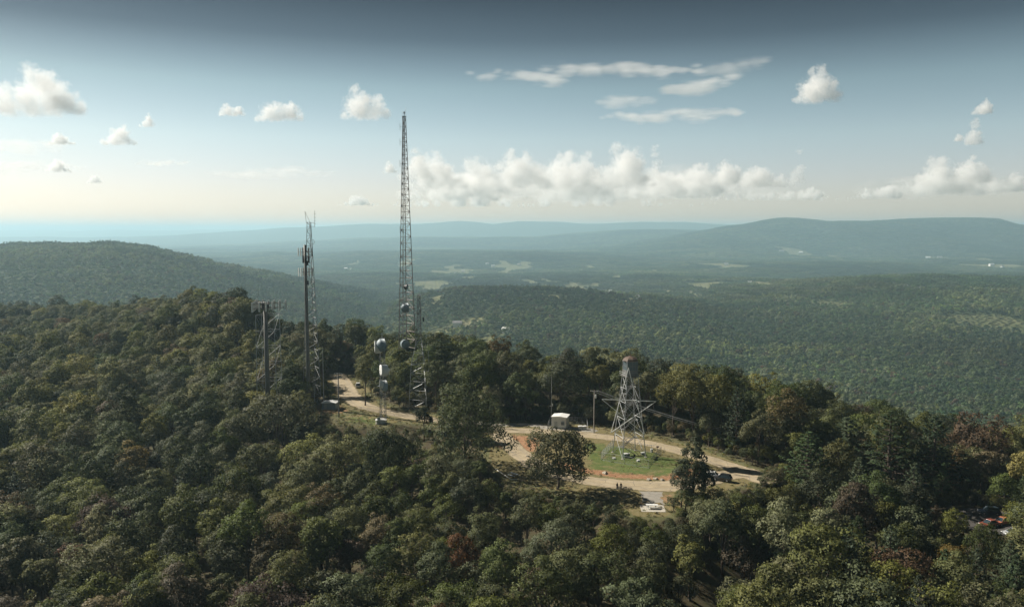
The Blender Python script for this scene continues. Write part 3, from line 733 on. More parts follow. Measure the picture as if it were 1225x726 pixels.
# ------------------------------------------------------------------ mesh builder for made things
class MB:
    def __init__(s): s.V, s.F = [], []
    def add(s, V, F):
        o = len(s.V); s.V += [tuple(v) for v in V]; s.F += [tuple(i+o for i in f) for f in F]; return s
    def box(s, c, d, rz=0.0, bev=0.0, rot=None):
        x, y, z = d[0]/2, d[1]/2, d[2]/2
        if bev:
            b = min(bev, x*.9, y*.9, z*.9); V = []
            for sx in (-1, 1):
                for sy in (-1, 1):
                    for sz in (-1, 1): V += [(sx*(x-b), sy*(y-b), sz*z), (sx*(x-b), sy*y, sz*(z-b)), (sx*x, sy*(y-b), sz*(z-b))]
            I = lambda a, b_, c_, k: ((a*2+b_)*2+c_)*3+k
            F = [(I(0,0,k,0), I(1,0,k,0), I(1,1,k,0), I(0,1,k,0)) for k in (0, 1)]+[(I(0,k,0,1), I(1,k,0,1), I(1,k,1,1), I(0,k,1,1)) for k in (0, 1)]+[(I(k,0,0,2), I(k,1,0,2), I(k,1,1,2), I(k,0,1,2)) for k in (0, 1)]
            for a in (0, 1):
                for b_ in (0, 1):
                    F += [(I(0,a,b_,0), I(1,a,b_,0), I(1,a,b_,1), I(0,a,b_,1)), (I(a,0,b_,0), I(a,1,b_,0), I(a,1,b_,2), I(a,0,b_,2)), (I(a,b_,0,1), I(a,b_,1,1), I(a,b_,1,2), I(a,b_,0,2))]
                    for c_ in (0, 1): F.append((I(a,b_,c_,0), I(a,b_,c_,1), I(a,b_,c_,2)))
        else:
            V = [(sx*x, sy*y, sz*z) for sx in (-1, 1) for sy in (-1, 1) for sz in (-1, 1)]
            F = [(0, 1, 3, 2), (4, 6, 7, 5), (0, 4, 5, 1), (2, 3, 7, 6), (0, 2, 6, 4), (1, 5, 7, 3)]
        Mx = rot if rot is not None else Matrix.Rotation(rz, 3, 'Z')
        return s.add([(Mx@Vector(v))+Vector(c) for v in V], F)
    def bar(s, p, q, r, k=5, r2=None):
        p, q = Vector(p), Vector(q); t = (q-p).normalized(); u = t.cross(Vector((0, 0, 1)) if abs(t.z) < .9 else Vector((1, 0, 0))).normalized(); w = t.cross(u)
        r2 = r if r2 is None else r2; V = []
        for c, rr in ((p, r), (q, r2)):
            for j in range(k): a = 2*math.pi*j/k; V.append(c+rr*(math.cos(a)*u+math.sin(a)*w))
        F = [(j, (j+1) % k, k+(j+1) % k, k+j) for j in range(k)]+[tuple(range(k))[::-1], tuple(range(k, 2*k))]
        return s.add(V, F)
    def lathe(s, prof, c=(0, 0, 0), k=20, axis=None):
        """prof: list of (radius, height) turned round an axis through c"""
        Mx = Matrix.Identity(3) if axis is None else Vector((0, 0, 1)).rotation_difference(Vector(axis)).to_matrix()
        V, F = [], []; n = len(prof)
        for r, h_ in prof:
            for j in range(k): a = 2*math.pi*j/k; V.append(Mx@Vector((r*math.cos(a), r*math.sin(a), h_))+Vector(c))
        for i in range(n-1):
            for j in range(k): F.append((i*k+j, i*k+(j+1) % k, (i+1)*k+(j+1) % k, (i+1)*k+j))
        F += [tuple(range(k))[::-1], tuple(range((n-1)*k, n*k))]
        return s.add(V, F)
    def prism(s, poly, axis_pts):
        """poly: list of 3-D points; extruded by vector axis_pts"""
        e = Vector(axis_pts); n = len(poly); V = [Vector(p) for p in poly]+[Vector(p)+e for p in poly]
        return s.add(V, [tuple(range(n))[::-1], tuple(range(n, 2*n))]+[(i, (i+1) % n, n+(i+1) % n, n+i) for i in range(n)])
    def build(s, name, mat, parent=None, smooth=False):
        me = bpy.data.meshes.new(name); me.from_pydata(s.V, [], s.F); me.materials.append(mat)
        import bmesh
        bm = bmesh.new(); bm.from_mesh(me); bmesh.ops.recalc_face_normals(bm, faces=bm.faces); bm.to_mesh(me); bm.free()
        if smooth: me.polygons.foreach_set('use_smooth', [True]*len(me.polygons))
        return link(name, me, parent)
M['tower_steel'] = simple('dull_tower_steel', (.22, .225, .22), .6, .3, .25, .6)
M['wire'] = simple('fence_wire', (.16, .17, .17), .6, .2, .1, 2)
M['galv'] = simple('galvanised_steel', (.33, .34, .34), .5, .35, .2, .8)
M['galv_dark'] = simple('weathered_steel', (.17, .17, .165), .6, .3, .2, .8)
M['red_steel'] = simple('faded_red_oxide_steel', (.24, .20, .18), .6, .1, .25, .15)
M['pole_dark'] = simple('dark_pole_coating', (.13, .125, .115), .6, .1, .2, .6)
M['white'] = simple('white_paint', (.72, .72, .69), .5, 0, .08, .9)
M['offwhite'] = simple('weathered_white_panel', (.55, .56, .53), .6, 0, .12, .7)
M['bluegrey'] = simple('blue_grey_panel', (.27, .31, .33), .55, 0, .15, .8)
M['greywall'] = simple('grey_wall_panel', (.38, .40, .38), .7, 0, .12, .5)
M['dish_back'] = simple('dish_back_paint', (.16, .20, .22), .55, .1, .15, 1.2)
M['black'] = simple('black_plastic', (.02, .02, .022), .5, 0, .1, 3)
M['wood'] = simple('weathered_wood', (.26, .235, .20), .85, 0, .25, 3, .2, .4)
M['redwood'] = simple('reddish_timber', (.24, .13, .08), .85, 0, .25, 2, .2, .3)
M['shade_gravel'] = simple('shade_darkened_gravel', (.075, .07, .065), .95, 0, .25, .8, .1, .4)  # parking lot gravel, tree shade put into its dark colour
M['gravel'] = simple('grey_gravel', (.27, .25, .215), .95, 0, .2, .9, .1, .5)
M['concrete'] = simple('concrete', (.42, .39, .33), .9, 0, .15, .9, .2, .4)
M['roof_red'] = simple('faded_red_roof', (.115, .075, .055), .65, 0, .2, 1.6)
M['rock'] = simple('pale_rock', (.40, .36, .29), .9, 0, .25, 1.5, .2, .6)
M['tablegrey'] = simple('grey_table_slab', (.34, .35, .33), .7, 0, .12, 3)
M['dkgreen'] = simple('dark_green_paint', (.04, .07, .05), .55, 0, .15, 2)
def glass(name, col=(.03, .045, .055)):
    m, nt, out = new_mat(name); b = NT(nt); p = b.n('BsdfPrincipled', i={'Base Color': (*col, 1), 'Roughness': .08, 'Specular IOR Level': .8}); nt.links.new(p.outputs[0], out.inputs[0]); return m
M['glass'] = glass('tinted_glass'); M['cab_glass'] = glass('dusty_cabin_glass', (.11, .145, .16))

# ------------------------------------------------------------------ turf, clay, roads
def ribbon(name, pts, widths, z, mat, sub=14):
    pts = [Vector((p[0], p[1], 0)) for p in pts]; n = len(pts); C, Wd = [], []
    for i in range(n-1):                       # Catmull-Rom through the centre line
        p0, p1, p2, p3 = pts[max(i-1, 0)], pts[i], pts[i+1], pts[min(i+2, n-1)]
        for k in range(sub):
            t = k/sub; C.append(.5*((2*p1)+(p2-p0)*t+(2*p0-5*p1+4*p2-p3)*t*t+(3*p1-p0-3*p2+p3)*t**3)); Wd.append(widths[i]*(1-t)+widths[i+1]*t)
    C.append(pts[-1]); Wd.append(widths[-1]); V, F, A = [], [], []
    for i, c in enumerate(C):
        d = (C[min(i+1, len(C)-1)]-C[max(i-1, 0)]).normalized(); s = Vector((d.y, -d.x, 0))
        for k in range(9):
            t = k/4-1; w = Wd[i]*.5+(.35*vnoise(np.array(i*.37+k), np.array(3.1+t)) if abs(t) == 1 else 0)
            q = c+s*t*w; V.append((q.x, q.y, z+.03*(1-t*t))); A.append(t)
    for i in range(len(C)-1):
        for k in range(8): F.append((i*9+k, i*9+k+1, (i+1)*9+k+1, (i+1)*9+k))
    me = mesh_np(name, V, np.array(F)[:, ::-1], mat, True); a = me.attributes.new('across', 'FLOAT', 'POINT'); a.data.foreach_set('value', np.array(A, np.float32))
    o = link(name, me); tag(o, kind='structure'); return o
def road_mat():
    m, nt, out = new_mat('pale_worn_road'); b = NT(nt); pos = b.n('NewGeometry').outputs['Position']
    ac = b.math('ABSOLUTE', b.n('Attribute', attribute_name='across').outputs['Fac'])
    n1 = b.noise(.5, 6, .65, pos); n2 = b.noise(6, 3, .6, pos); n3 = b.noise(.12, 3, .5, pos)
    base = b.ramp(b.math('ADD', b.math('MULTIPLY', n1, .6), b.math('MULTIPLY', n3, .4)), [(.33, (.24, .195, .125)), (.5, (.35, .285, .185)), (.66, (.43, .355, .24))])
    base = b.mix(b.math('MULTIPLY', b.mapr(n2, .5, .75), .35), base, (.26, .235, .20))
    trk = b.math('SUBTRACT', 1.0, b.mapr(b.math('ABSOLUTE', b.math('SUBTRACT', ac, .5)), .05, .2))
    base = b.mix(b.math('MULTIPLY', trk, .28), base, (.24, .215, .18))
    edge = b.mapr(b.math('ADD', ac, b.math('MULTIPLY', b.math('SUBTRACT', n1, .5), .9)), .86, 1.0)
    base = b.mix(edge, base, (.15, .125, .07))
    vo = b.n('TexVoronoi', feature='DISTANCE_TO_EDGE', i={'Vector': pos, 'Scale': .22}).outputs['Distance']
    base = b.mix(b.math('MULTIPLY', b.math('LESS_THAN', vo, .012), .6), base, (.10, .09, .08))
    p = b.n('BsdfPrincipled', i={'Base Color': base, 'Roughness': .9, 'Specular IOR Level': .25})
    bp = b.n('Bump', i={'Strength': .3, 'Distance': .03, 'Height': n2}); nt.links.new(bp.outputs[0], p.inputs['Normal'])
    nt.links.new(p.outputs[0], out.inputs[0]); return m
M['road'] = road_mat()
UP = xy([(402,446),(410,458),(417,472),(433,484.5),(460,492),(490,498),(525,503),(560,508),(600,514),(640,515.5),(680,518),(715,521.5),(760,527.5),(800,536),(830,544),(862,554),(895,566),(925,578)])
LO = xy([(596,518),(612,534),(632,551),(657,565),(690,572.5),(735,578.5),(770,581),(805,581),(838,576),(866,568.5),(892,566)])
ribbon('upper_road', UP, [6.5,7.5,8,7,6.2,6,5.6,5.6,6.2,6.4,6.4,6.2,6.0,5.8,5.8,6,8,6], .050, M['road'])
ribbon('lower_road', LO, [6,6.2,5.8,5.6,6.0,7.0,7.8,8,7.6,7.2,6.6], .060, M['road'])
ribbon('gravel_path', xy([(779,588),(781,596),(781,604)]), [5.2, 5, 4.6], .030, M['gravel'], 6)
ribbon('shoulder_path', xy([(560,505),(605,508),(640,508.5),(668,513),(700,514),(714,516)]), [3.0,4.2,4.2,7,5,3], .036, M['gravel'], 8)
ISLAND = xy([(606,523),(640,521),(680,523.5),(715,527),(760,533),(800,542),(828,551),(848,560),(835,567),(805,574.5),(770,573),(735,571),(700,566),(672,559),(650,550),(628,535)])
def turf():
    x0, x1, y0, y1, s = -95, 82, 160, 325, .7
    xs, ys = np.arange(x0, x1, s), np.arange(y0, y1, s); X, Y = np.meshgrid(xs, ys); sh = X.shape
    cd = clear_dist(X.ravel(), Y.ravel()).reshape(sh)
    idd = seg_dist(X.ravel(), Y.ravel(), ISLAND, True).reshape(sh); ins = inside(X, Y, ISLAND)
    rd = np.minimum(seg_dist(X.ravel(), Y.ravel(), UP).reshape(sh), seg_dist(X.ravel(), Y.ravel(), LO).reshape(sh))
    n = fbm(X/6., Y/6., 3); n2 = fbm(X/2., Y/2., 2)
    front = P(0, 566)[1]
    # red earth: the island's left tip and its near bank; grass in the middle
    bank = ins*np.clip(1.25-(idd+1.2*n)/4.6, 0, 1)*np.clip((P(0,548)[1]-Y)/6, 0, 1)
    tip = ins*np.clip((P(648,535)[0]-X+2*n)/5, 0, 1)
    spots = [(395,492,9,.55),(418,494,5,.35),(446,500,5,.45),(797,597,4.5,.55),(618,531,7,.75),(780,606,4,.55)]
    clay = np.maximum(bank, tip)
    for a, b_, r_, k in spots: q = P(a, b_); clay = np.maximum(clay, k*np.clip(1.6-np.hypot(X-q.x, Y-q.y)/r_+.5*n, 0, 1))
    q = P(433, 505); lawn = np.maximum(ins*np.clip((idd-1.5+n)/3, 0, 1)*np.clip((X-P(690,540)[0])/4, 0, 1), np.clip(1.5-np.hypot(X-q.x, Y-q.y)/9, 0, 1))
    Z = .014+.05*np.clip(n2+.3, 0, 1)*np.clip((rd-4.8)/2, 0, 1)+ins*.22*sstep((idd-.4)/3)
    keep = cd < -.05
    i, j = np.meshgrid(np.arange(sh[0]-1), np.arange(sh[1]-1), indexing='ij')
    k = keep[:-1, :-1] & keep[1:, :-1] & keep[1:, 1:] & keep[:-1, 1:]
    w = sh[1]; F = np.stack([i*w+j, i*w+j+1, (i+1)*w+j+1, (i+1)*w+j], -1)[k]
    used = np.unique(F); mp = -np.ones(X.size, int); mp[used] = np.arange(len(used))
    V = np.c_[X.ravel(), Y.ravel(), Z.ravel()][used]
    m, nt, out = new_mat('turf_and_red_earth'); b = NT(nt); pos = b.n('NewGeometry').outputs['Position']
    A = lambda q_: b.n('Attribute', attribute_name=q_).outputs['Fac']
    n1 = b.noise(.8, 6, .65, pos); n3 = b.noise(4, 4, .6, pos); f = b.math('ADD', b.math('MULTIPLY', n1, .5), b.math('MULTIPLY', n3, .5))
    dry = b.ramp(f, [(.32, (.07, .07, .03)), (.47, (.15, .13, .06)), (.58, (.21, .17, .09)), (.7, (.12, .12, .045))])
    lush = b.ramp(f, [(.32, (.05, .075, .024)), (.5, (.095, .125, .038)), (.66, (.15, .16, .058))])
    red = b.ramp(f, [(.3, (.17, .085, .045)), (.48, (.28, .145, .08)), (.62, (.36, .23, .14)), (.74, (.46, .36, .25))])
    lw = b.mapr(b.math('ADD', A('lawn'), b.math('MULTIPLY', b.math('SUBTRACT', b.noise(.22, 4, .65, pos), .56), 2.4)), .2, .95); c = b.mix(lw, dry, lush); cl = b.math('ADD', A('clay'), b.math('MULTIPLY', b.math('SUBTRACT', n1, .53), 1.7)); c = b.mix(b.math('MULTIPLY', b.mapr(cl, .3, .75), .9), c, red)
    p = b.n('BsdfPrincipled', i={'Base Color': c, 'Roughness': .95, 'Specular IOR Level': .1})
    bp = b.n('Bump', i={'Strength': .6, 'Distance': .12, 'Height': n3}); nt.links.new(bp.outputs[0], p.inputs['Normal'])
    nt.links.new(p.outputs[0], out.inputs[0])
    me = mesh_np('hilltop_clearing', V, mp[F], m, True)
    for nm, dt in (('clay', clay), ('lawn', lawn)):
        a = me.attributes.new(nm, 'FLOAT', 'POINT'); a.data.foreach_set('value', dt.ravel()[used].astype(np.float32))
    tag(link('hilltop_clearing', me), kind='structure')
turf()
# shaded parking lot on the right
mb = MB(); mb.lathe([(9.0, 0), (9.0, .05), (8.6, .08)], (LOT[0], LOT[1], -5.99), 36); tag(mb.build('parking_lot', M['shade_gravel']), kind='structure')

# grass tufts and weeds along the edges: too many to count
def tuft(seed):
    g = np.random.default_rng(seed); n = 46; p = g.normal(size=(n, 3))*np.array([.42, .42, 0]); p[:, 2] = g.uniform(.08, .55, n)
    nn = unit(g.normal(size=(n, 3))*np.array([1, 1, .5])); v, f = cards(p, nn, g.uniform(.25, .6, n), .35, g)
    return crown_mesh('tuft', np.c_[v, np.repeat(unit(nn*.3+np.array([0, 0, 1.])), 4, 0)], f, 'mass')
gg = np.random.default_rng(77)
x = gg.uniform(-95, 82, 30000); y = gg.uniform(162, 325, 30000); cd = clear_dist(x, y)
rd = np.minimum(seg_dist(x, y, UP), seg_dist(x, y, LO)); nn_ = fbm(x/7., y/7., 2)
ok = (cd < 3.0) & (rd > 3.7) & (gg.random(len(x)) < np.clip(.08+.5*np.clip(nn_, 0, 1)+.5*np.clip(1+cd/4, 0, 1), 0, 1))
x, y = x[ok], y[ok]
tc = np.array([(.20, .18, .075), (.15, .17, .06), (.25, .21, .10)])[gg.integers(0, 3, len(x))]
scatter('weeds', np.c_[x, y, H(x, y)+.02], gg.uniform(0, 6.28, len(x)), gg.uniform(.25, .7, len(x)), gg.integers(0, 3, len(x)), tc, [tuft(i) for i in (1, 2, 3)], 'rough grass and weeds along the edges of the hilltop clearing', 'weeds')
# ------------------------------------------------------------------ lattice work
def lattice(parent, hb, ht, z0, z1, n, legs=3, rl=.12, rb=.06, rot=0.0, mat='galv', ring=True, xbrace=False, leg_name='leg', grow_=1.0):
    """straight tapering legs (one mesh each) and the bracing between them (one mesh)"""
    A = [rot+2*math.pi*k/legs for k in range(legs)]
    pt = lambda k, t: Vector((math.cos(A[k % legs])*(hb+(ht-hb)*t), math.sin(A[k % legs])*(hb+(ht-hb)*t), z0+(z1-z0)*t))
    for k in range(legs): MB().bar(pt(k, 0), pt(k, 1), rl, 6, rl*.75).build(leg_name, M[mat], parent)
    # panel heights shrink with the width
    ts = [0]; w = 1.0; acc = []
    for i in range(n): acc.append(hb+(ht-hb)*(i/n)*grow_+.001)
    tot = sum(acc); s = 0
    for a in acc: s += a/tot; ts.append(s)
    br = MB()
    for i in range(n):
        for k in range(legs):
            a, b_, c, d = pt(k, ts[i]), pt(k+1, ts[i]), pt(k, ts[i+1]), pt(k+1, ts[i+1])
            if (i+k) % 2 or xbrace: br.bar(a, d, rb, 4)
            if not (i+k) % 2 or xbrace: br.bar(b_, c, rb, 4)
            if ring: br.bar(c, d, rb, 4)
    br.build('bracing', M[mat], parent)
    return pt
def drum_dish(parent, c, yaw, dia, depth, mat='dish_back', face='offwhite', pitch=0.0):
    """shrouded microwave dish: drum, domed back, and the flat radome as a sub-part"""
    ax = Vector((math.cos(yaw)*math.cos(pitch), math.sin(yaw)*math.cos(pitch), math.sin(pitch))); r = dia/2
    mb = MB(); mb.lathe([(r*.12, -.34*dia-depth), (r*.45, -.24*dia-depth), (r*.8, -.12*dia-depth), (r, -depth), (r, 0), (r*1.03, 0), (r*1.03, .06)], c, 24, ax)
    mb.bar(Vector(c)-ax*(depth+.3*dia), Vector(c)-ax*(depth+.3*dia)-ax*.6, .12)
    d = mb.build('drum_dish', M[mat], parent, True)
    MB().lathe([(r*.99, .065), (r*.7, .12), (r*.1, .16)], c, 24, ax).build('radome', M[face], d, True)
    return d
def whip(parent, p, h_, r=.06, name='whip_antenna', mat='offwhite'):
    return MB().bar(p, (p[0], p[1], p[2]+h_), r, 5, r*.6).build(name, M[mat], parent)
def panel(mb, c, yaw, h_=2.4, w=.36, d=.2): mb.box(c, (d, w, h_), yaw, .04)
def base_at(px, y): p = at(px, y); return (p.x, p.y, h1(p.x, p.y)-.2)
def local(t, px, row, dy=0.0):
    """a point of the thing's own space: photo column and row at the thing's distance"""
    y = t.location.y+dy; z = zat(row, y); p = at(px, y, z); return Vector((p.x-t.location.x, dy, z-t.location.z))

# 1 the tall lattice tower
t = thing('lattice_tower', 'tallest grey lattice tower, tapering to a needle far above the horizon', 'tower', base_at(487.5, 300))
TOPZ = zat(140, 300)-t.location.z
lattice(t, 4.1, .62, 0, TOPZ, 44, 3, .17, .075, R(100), 'red_steel', grow_=.8)
MB().box((0, 0, TOPZ+.1), (1.5, 1.5, .12)).bar((0, 0, TOPZ), (0, 0, TOPZ+1.2), .14).lathe([(.28, TOPZ+1.2), (.32, TOPZ+1.5), (.22, TOPZ+1.9)], k=10).build('top_platform', M['galv_dark'], t)
whip(t, (.5, 0, TOPZ), 3.6, .05); whip(t, (-.7, .1, TOPZ-2), 4.2, .05)
run = MB()
for k in (-.16, .16): run.bar((-1.7+k, -.4, 0), (-.35+k, -.1, TOPZ-1), .07, 4)
for i in range(70): q = i/70; run.bar((-1.86+1.35*q, -.4, TOPZ*q), (-1.54+1.35*q, -.4, TOPZ*q), .035, 4)
run.build('cable_ladder', M['galv_dark'], t)
for px, row, dia, yaw, mt in ((488, 343, 1.9, R(-15), 'black'), (488.5, 367.5, 3.5, R(20), 'dish_back'), (486, 411, 3.3, R(-60), 'dish_back')):
    drum_dish(t, local(t, px, row)+Vector((0, -1.6, 0)), yaw, dia, dia*.45, mt, 'dish_back' if mt == 'black' else 'bluegrey')
for row in (152, 170, 196, 275):
    p = local(t, 478.5, row); m_ = MB(); m_.bar(p, p+Vector((1.6, 0, 0)), .05, 4).bar(p+Vector((0, 0, -1.3)), p+Vector((0, 0, 1.3)), .06, 5); m_.build('side_antenna', M['galv_dark'], t)

# 2 shorter lattice tower with loop antennas, and the dark monopole in front of it
t = thing('lattice_tower', 'slim lattice tower with loop antennas at its top, behind a dark monopole', 'tower', base_at(375, 272))
TZ = zat(266, 272)-t.location.z
lattice(t, 3.7, .75, 0, TZ, 26, 3, .12, .05, R(90), 'tower_steel', grow_=.75)
p0 = local(t, 366.5, 267); p1 = local(t, 364.8, 253); fin = MB(); fin.bar(p0, p1, .07).bar(p1, local(t, 371, 266), .05); fin.build('raked_mast', M['galv'], t)
dm = MB(); a = local(t, 376.5, 252); b_ = local(t, 376.5, 271.5); dm.bar(a, b_, .06)
for row in (256, 260, 264, 268): q = local(t, 376.5, row); dm.bar(q+Vector((-.35, 0, 0)), q+Vector((.35, 0, .0)), .04, 4)
for row in (266.5, 271): dm.bar(local(t, 370, row), local(t, 376.5, row), .05, 4)
dm.build('dipole_array', M['galv_dark'], t)
lp = MB()
for row in (287, 292): lp.bar(local(t, 371, row), local(t, 375, row), .05, 4)
lp.bar(local(t, 375, 287), local(t, 376.3, 289.5), .05, 4).bar(local(t, 376.3, 289.5), local(t, 375, 292), .05, 4); lp.build('loop_antenna', M['galv_dark'], t)
t = thing('monopole_tower', 'dark steel monopole hung with panel antennas in front of the slim lattice tower', 'tower', base_at(369.5, 266))
TZ = zat(293, 266)-t.location.z
MB().lathe([(.72, 0), (.66, TZ*.3), (.56, TZ*.7), (.46, TZ)], k=12).build('pole', M['pole_dark'], t, True)
for row, nm in ((301.5, 0), (325.5, 1)):
    c = local(t, 366.2, row); c.x = 0; fr = MB(); pn = []
    for k in range(3):
        a = R(100+120*k); d = Vector((math.cos(a), math.sin(a), 0)); s = Vector((-d.y, d.x, 0))
        fr.bar(c, c+d*1.9, .08).bar(c+d*1.9-s*1.1, c+d*1.9+s*1.1, .06)
        for q in (-1, 1): pn.append((c+d*2.05+s*q*.9, a))
    f_ = fr.build('antenna_mount', M['galv_dark'], t)
    for c2, a in pn: m_ = MB(); panel(m_, c2, a, 2.8, .5); m_.build('panel_antenna', M['offwhite' if nm else 'greywall'], t)
c = local(t, 366, 310); m_ = MB()
for k in range(3): a = R(40+120*k); m_.box(c+Vector((math.cos(a)*.95, math.sin(a)*.95, 0)), (.5, .8, 2.6), a, .05)
m_.build('radio_cabinet', M['black'], t)
for row in (315, 338): c = local(t, 368, row); m_ = MB(); m_.box(Vector((.75, -.3, c.z)), (.5, .4, 1.4), 0, .05); m_.build('radio_cabinet', M['black'], t)

# 3 panel antenna tower on the left
t = thing('panel_antenna_tower', 'short dark pole tower crowned by a wide ring of white panel antennas', 'tower', base_at(321, 252))
TZ = zat(361, 252)-t.location.z
MB().lathe([(.8, 0), (.72, TZ*.6), (.6, TZ)], k=12).build('pole', M['pole_dark'], t, True)
hf = MB(); pans = []
for k in range(3):
    a = R(70+120*k); d = Vector((math.cos(a), math.sin(a), 0)); s = Vector((-d.y, d.x, 0))
    for zz in (TZ-.4, TZ-1.9):
        c = Vector((0, 0, zz)); hf.bar(c, c+d*3.0, .1).bar(c+d*3.0-s*5.6, c+d*3.0+s*5.6, .07).bar(c+d*3.0-s*5.6, c+d*1.0, .05).bar(c+d*3.0+s*5.6, c+d*1.0, .05)
    for q in (-5.5, -3.3, -1.1, 1.1, 3.3, 5.5): pans.append((Vector((0, 0, TZ-1.1+.2*math.sin(q*3+k)))+d*3.25+s*q, a))
hf.build('headframe', M['pole_dark'], t)
for c, a in pans:
    m_ = MB(); panel(m_, c, a, 3.0, .5, .24); m_.bar(c-Vector((math.cos(a)*.2, math.sin(a)*.2, 1.5)), c-Vector((math.cos(a)*.2, math.sin(a)*.2, -1.6)), .05); m_.build('panel_antenna', M['offwhite'], t)
m_ = MB(); m_.box((0, 0, TZ-1.2), (2.2, 2.2, 2.0), .4, .1); m_.build('radio_cabinet', M['black'], t)
whip(t, (-2.4, .2, TZ-.4), 5.2, .05); whip(t, (2.0, .4, TZ-.4), 2.6, .05)
t2 = thing('ladder_frame_tower', 'thin lattice frame standing around the short dark panel antenna pole', 'tower', base_at(323.5, 258))
lattice(t2, 4.6, 4.2, 0, zat(376, 258)-t2.location.z, 7, 4, .10, .05, R(45), 'galv', ring=True)

# 4 stubby lattice tower with a mast, beside the road
t = thing('lattice_tower', 'short wide pale lattice tower with a thin mast, beside the upper road', 'tower', base_at(503, 262))
z1 = zat(436, 262)-t.location.z; z2 = zat(404, 262)-t.location.z; z3 = zat(353, 262)-t.location.z
lattice(t, 3.9, 2.9, 0, z1, 5, 3, .13, .055, R(70), 'galv', xbrace=False)
lattice(t, 2.9, .95, z1, z2, 3, 3, .11, .065, R(70), 'galv')
lattice(t, .95, .55, z2, z3, 12, 3, .12, .075, R(70), 'galv_dark', leg_name='mast_leg')
m_ = MB()
for k in range(3):
    a = R(70+120*k); a2 = R(190+120*k); m_.bar((3.0*math.cos(a), 3.0*math.sin(a), z1+.1), (3.0*math.cos(a2), 3.0*math.sin(a2), z1+.1), .1, 4)
m_.build('platform_ring', M['galv'], t)
for px, row, h_ in ((503.5, 362, 4.0), (509.5, 372, 9), (499.8, 375, 5), (512.5, 420, 7)):
    p = local(t, px, row); q = Vector((p.x, p.y, p.z-h_)); w = MB(); w.bar(q, p, .055, 5, .04).bar(q+Vector((0, 0, .3)), Vector((.25*(p.x-q.x), 0, q.z+.3)), .04, 4)
    w.build('whip_antenna', M['galv'], t)
c = local(t, 506.5, 382); m_ = MB(); m_.box(c, (.5, .5, 1.5), 0, .06); m_.build('radio_cabinet', M['black'], t)

# 5 relay tower with big drum dishes
t = thing('relay_tower', 'narrow relay tower carrying three levels of big drum dishes', 'tower', base_at(458.5, 243))
TZ = zat(404, 243)-t.location.z
lattice(t, 1.15, .95, 0, TZ, 15, 4, .09, .045, R(40), 'galv_dark')
for px, row, yaw, dia, dep, dy, mt in ((449, 415, R(192), 3.9, 1.6, -.6, 'offwhite'), (459.5, 412.5, R(28), 4.0, 1.3, -.6, 'dish_back'),
                              (457.0, 442, R(205), 3.6, 1.5, -1.9, 'offwhite'), (462.5, 443, R(30), 3.4, .8, 0, 'bluegrey'), (455.5, 459, R(185), 2.6, .8, -1.2, 'offwhite'), (462, 461, R(25), 3.4, 1.0, -.2, 'bluegrey')):
    drum_dish(t, local(t, px, row)+Vector((0, dy, 0)), yaw, dia, dep, mt, 'white' if mt == 'offwhite' else 'bluegrey')
whip(t, (0, 0, TZ), 1.6)

# 6 the fire lookout with its star
t = thing('lookout_tower', 'old steel fire lookout tower with a small cabin and faded red roof', 'lookout tower', base_at(752.5, 207.5), R(16))
t.location.z = .15
zf = zat(450, 207)-t.location.z; ze = zat(431.5, 207)-t.location.z; za = zat(424, 207)-t.location.z
lattice(t, 4.7, 2.2, 0, zf, 5, 4, .12, .05, R(45), 'galv', xbrace=True)
st = MB(); W = lambda z: (4.7+(2.2-4.7)*z/zf)*.62; nfl = 9
for i in range(nfl):                                            # zigzag stairs with landings
    za_, zb_ = zf*i/nfl, zf*(i+1)/nfl; s = 1 if i % 2 else -1; w = min(W(za_), W(zb_))*.62
    for o in (-.35, .35): st.bar((-s*w, o+.4*s, za_), (s*w, o+.4*s, zb_), .07, 4)
    for k in range(9): q = (k+.5)/9; st.box((-s*w+2*s*w*q, .4*s, za_+(zb_-za_)*q), (.24, .7, .05))
    st.bar((-s*w, .4*s+.35, za_+.95), (s*w, .4*s+.35, zb_+.95), .03, 4); st.box((s*(w+.3), 0, zb_), (.8, 1.7, .07))
st.build('stairs', M['galv_dark'], t)
for k in range(4): a = R(45+90*k); MB().lathe([(.42, -.1), (.42, .28), (.3, .32)], (4.7*math.cos(a), 4.7*math.sin(a), -.1), 10).build('footing', M['concrete'], t)
cw = 1.55
cat_ = MB(); cat_.box((0, 0, zf+.08), (4.3, 4.3, .16))
cat_.build('catwalk_floor', M['pole_dark'], t)
cab = MB(); cab.box((0, 0, zf+.16+.75), (2*cw, 2*cw, 1.5)).box((0, 0, ze-.12), (2*cw+.05, 2*cw+.05, .3))
for sx in (-1, 1):
    for sy in (-1, 1): cab.box((sx*(cw-.07), sy*(cw-.07), (zf+1.66+ze)/2-.1), (.14, .14, ze-zf-1.86))
cb = cab.build('cabin', M['galv_dark'], t)
for k in range(4):
    a = R(90*k); d = Vector((math.cos(a), math.sin(a), 0)); s = Vector((-d.y, d.x, 0)); zc = (zf+1.66+ze-.27)/2; hh = (ze-.27-zf-1.66)
    MB().box(d*(cw-.1)+Vector((0, 0, zc)), (.04, 2*cw-.3, hh-.02), a).build('window', M['cab_glass'], cb)
    f_ = MB()
    for q in (-.55, 0, .55): f_.box(d*(cw-.05)+s*q*cw+Vector((0, 0, zc)), (.06, .07, hh), a)
    f_.box(d*(cw-.045)+Vector((0, 0, zc)), (.06, 2*cw-.3, .06), a); f_.build('window_frame', M['galv_dark'], cb)
MB().lathe([(2.05, ze-.02), (2.1, ze+.08), (1.85, ze+.5), (1.2, ze+.9), (.5, ze+1.12), (.12, ze+1.2), (.08, za+.1)], k=8).build('roof', M['roof_red'], t)
rl = MB()
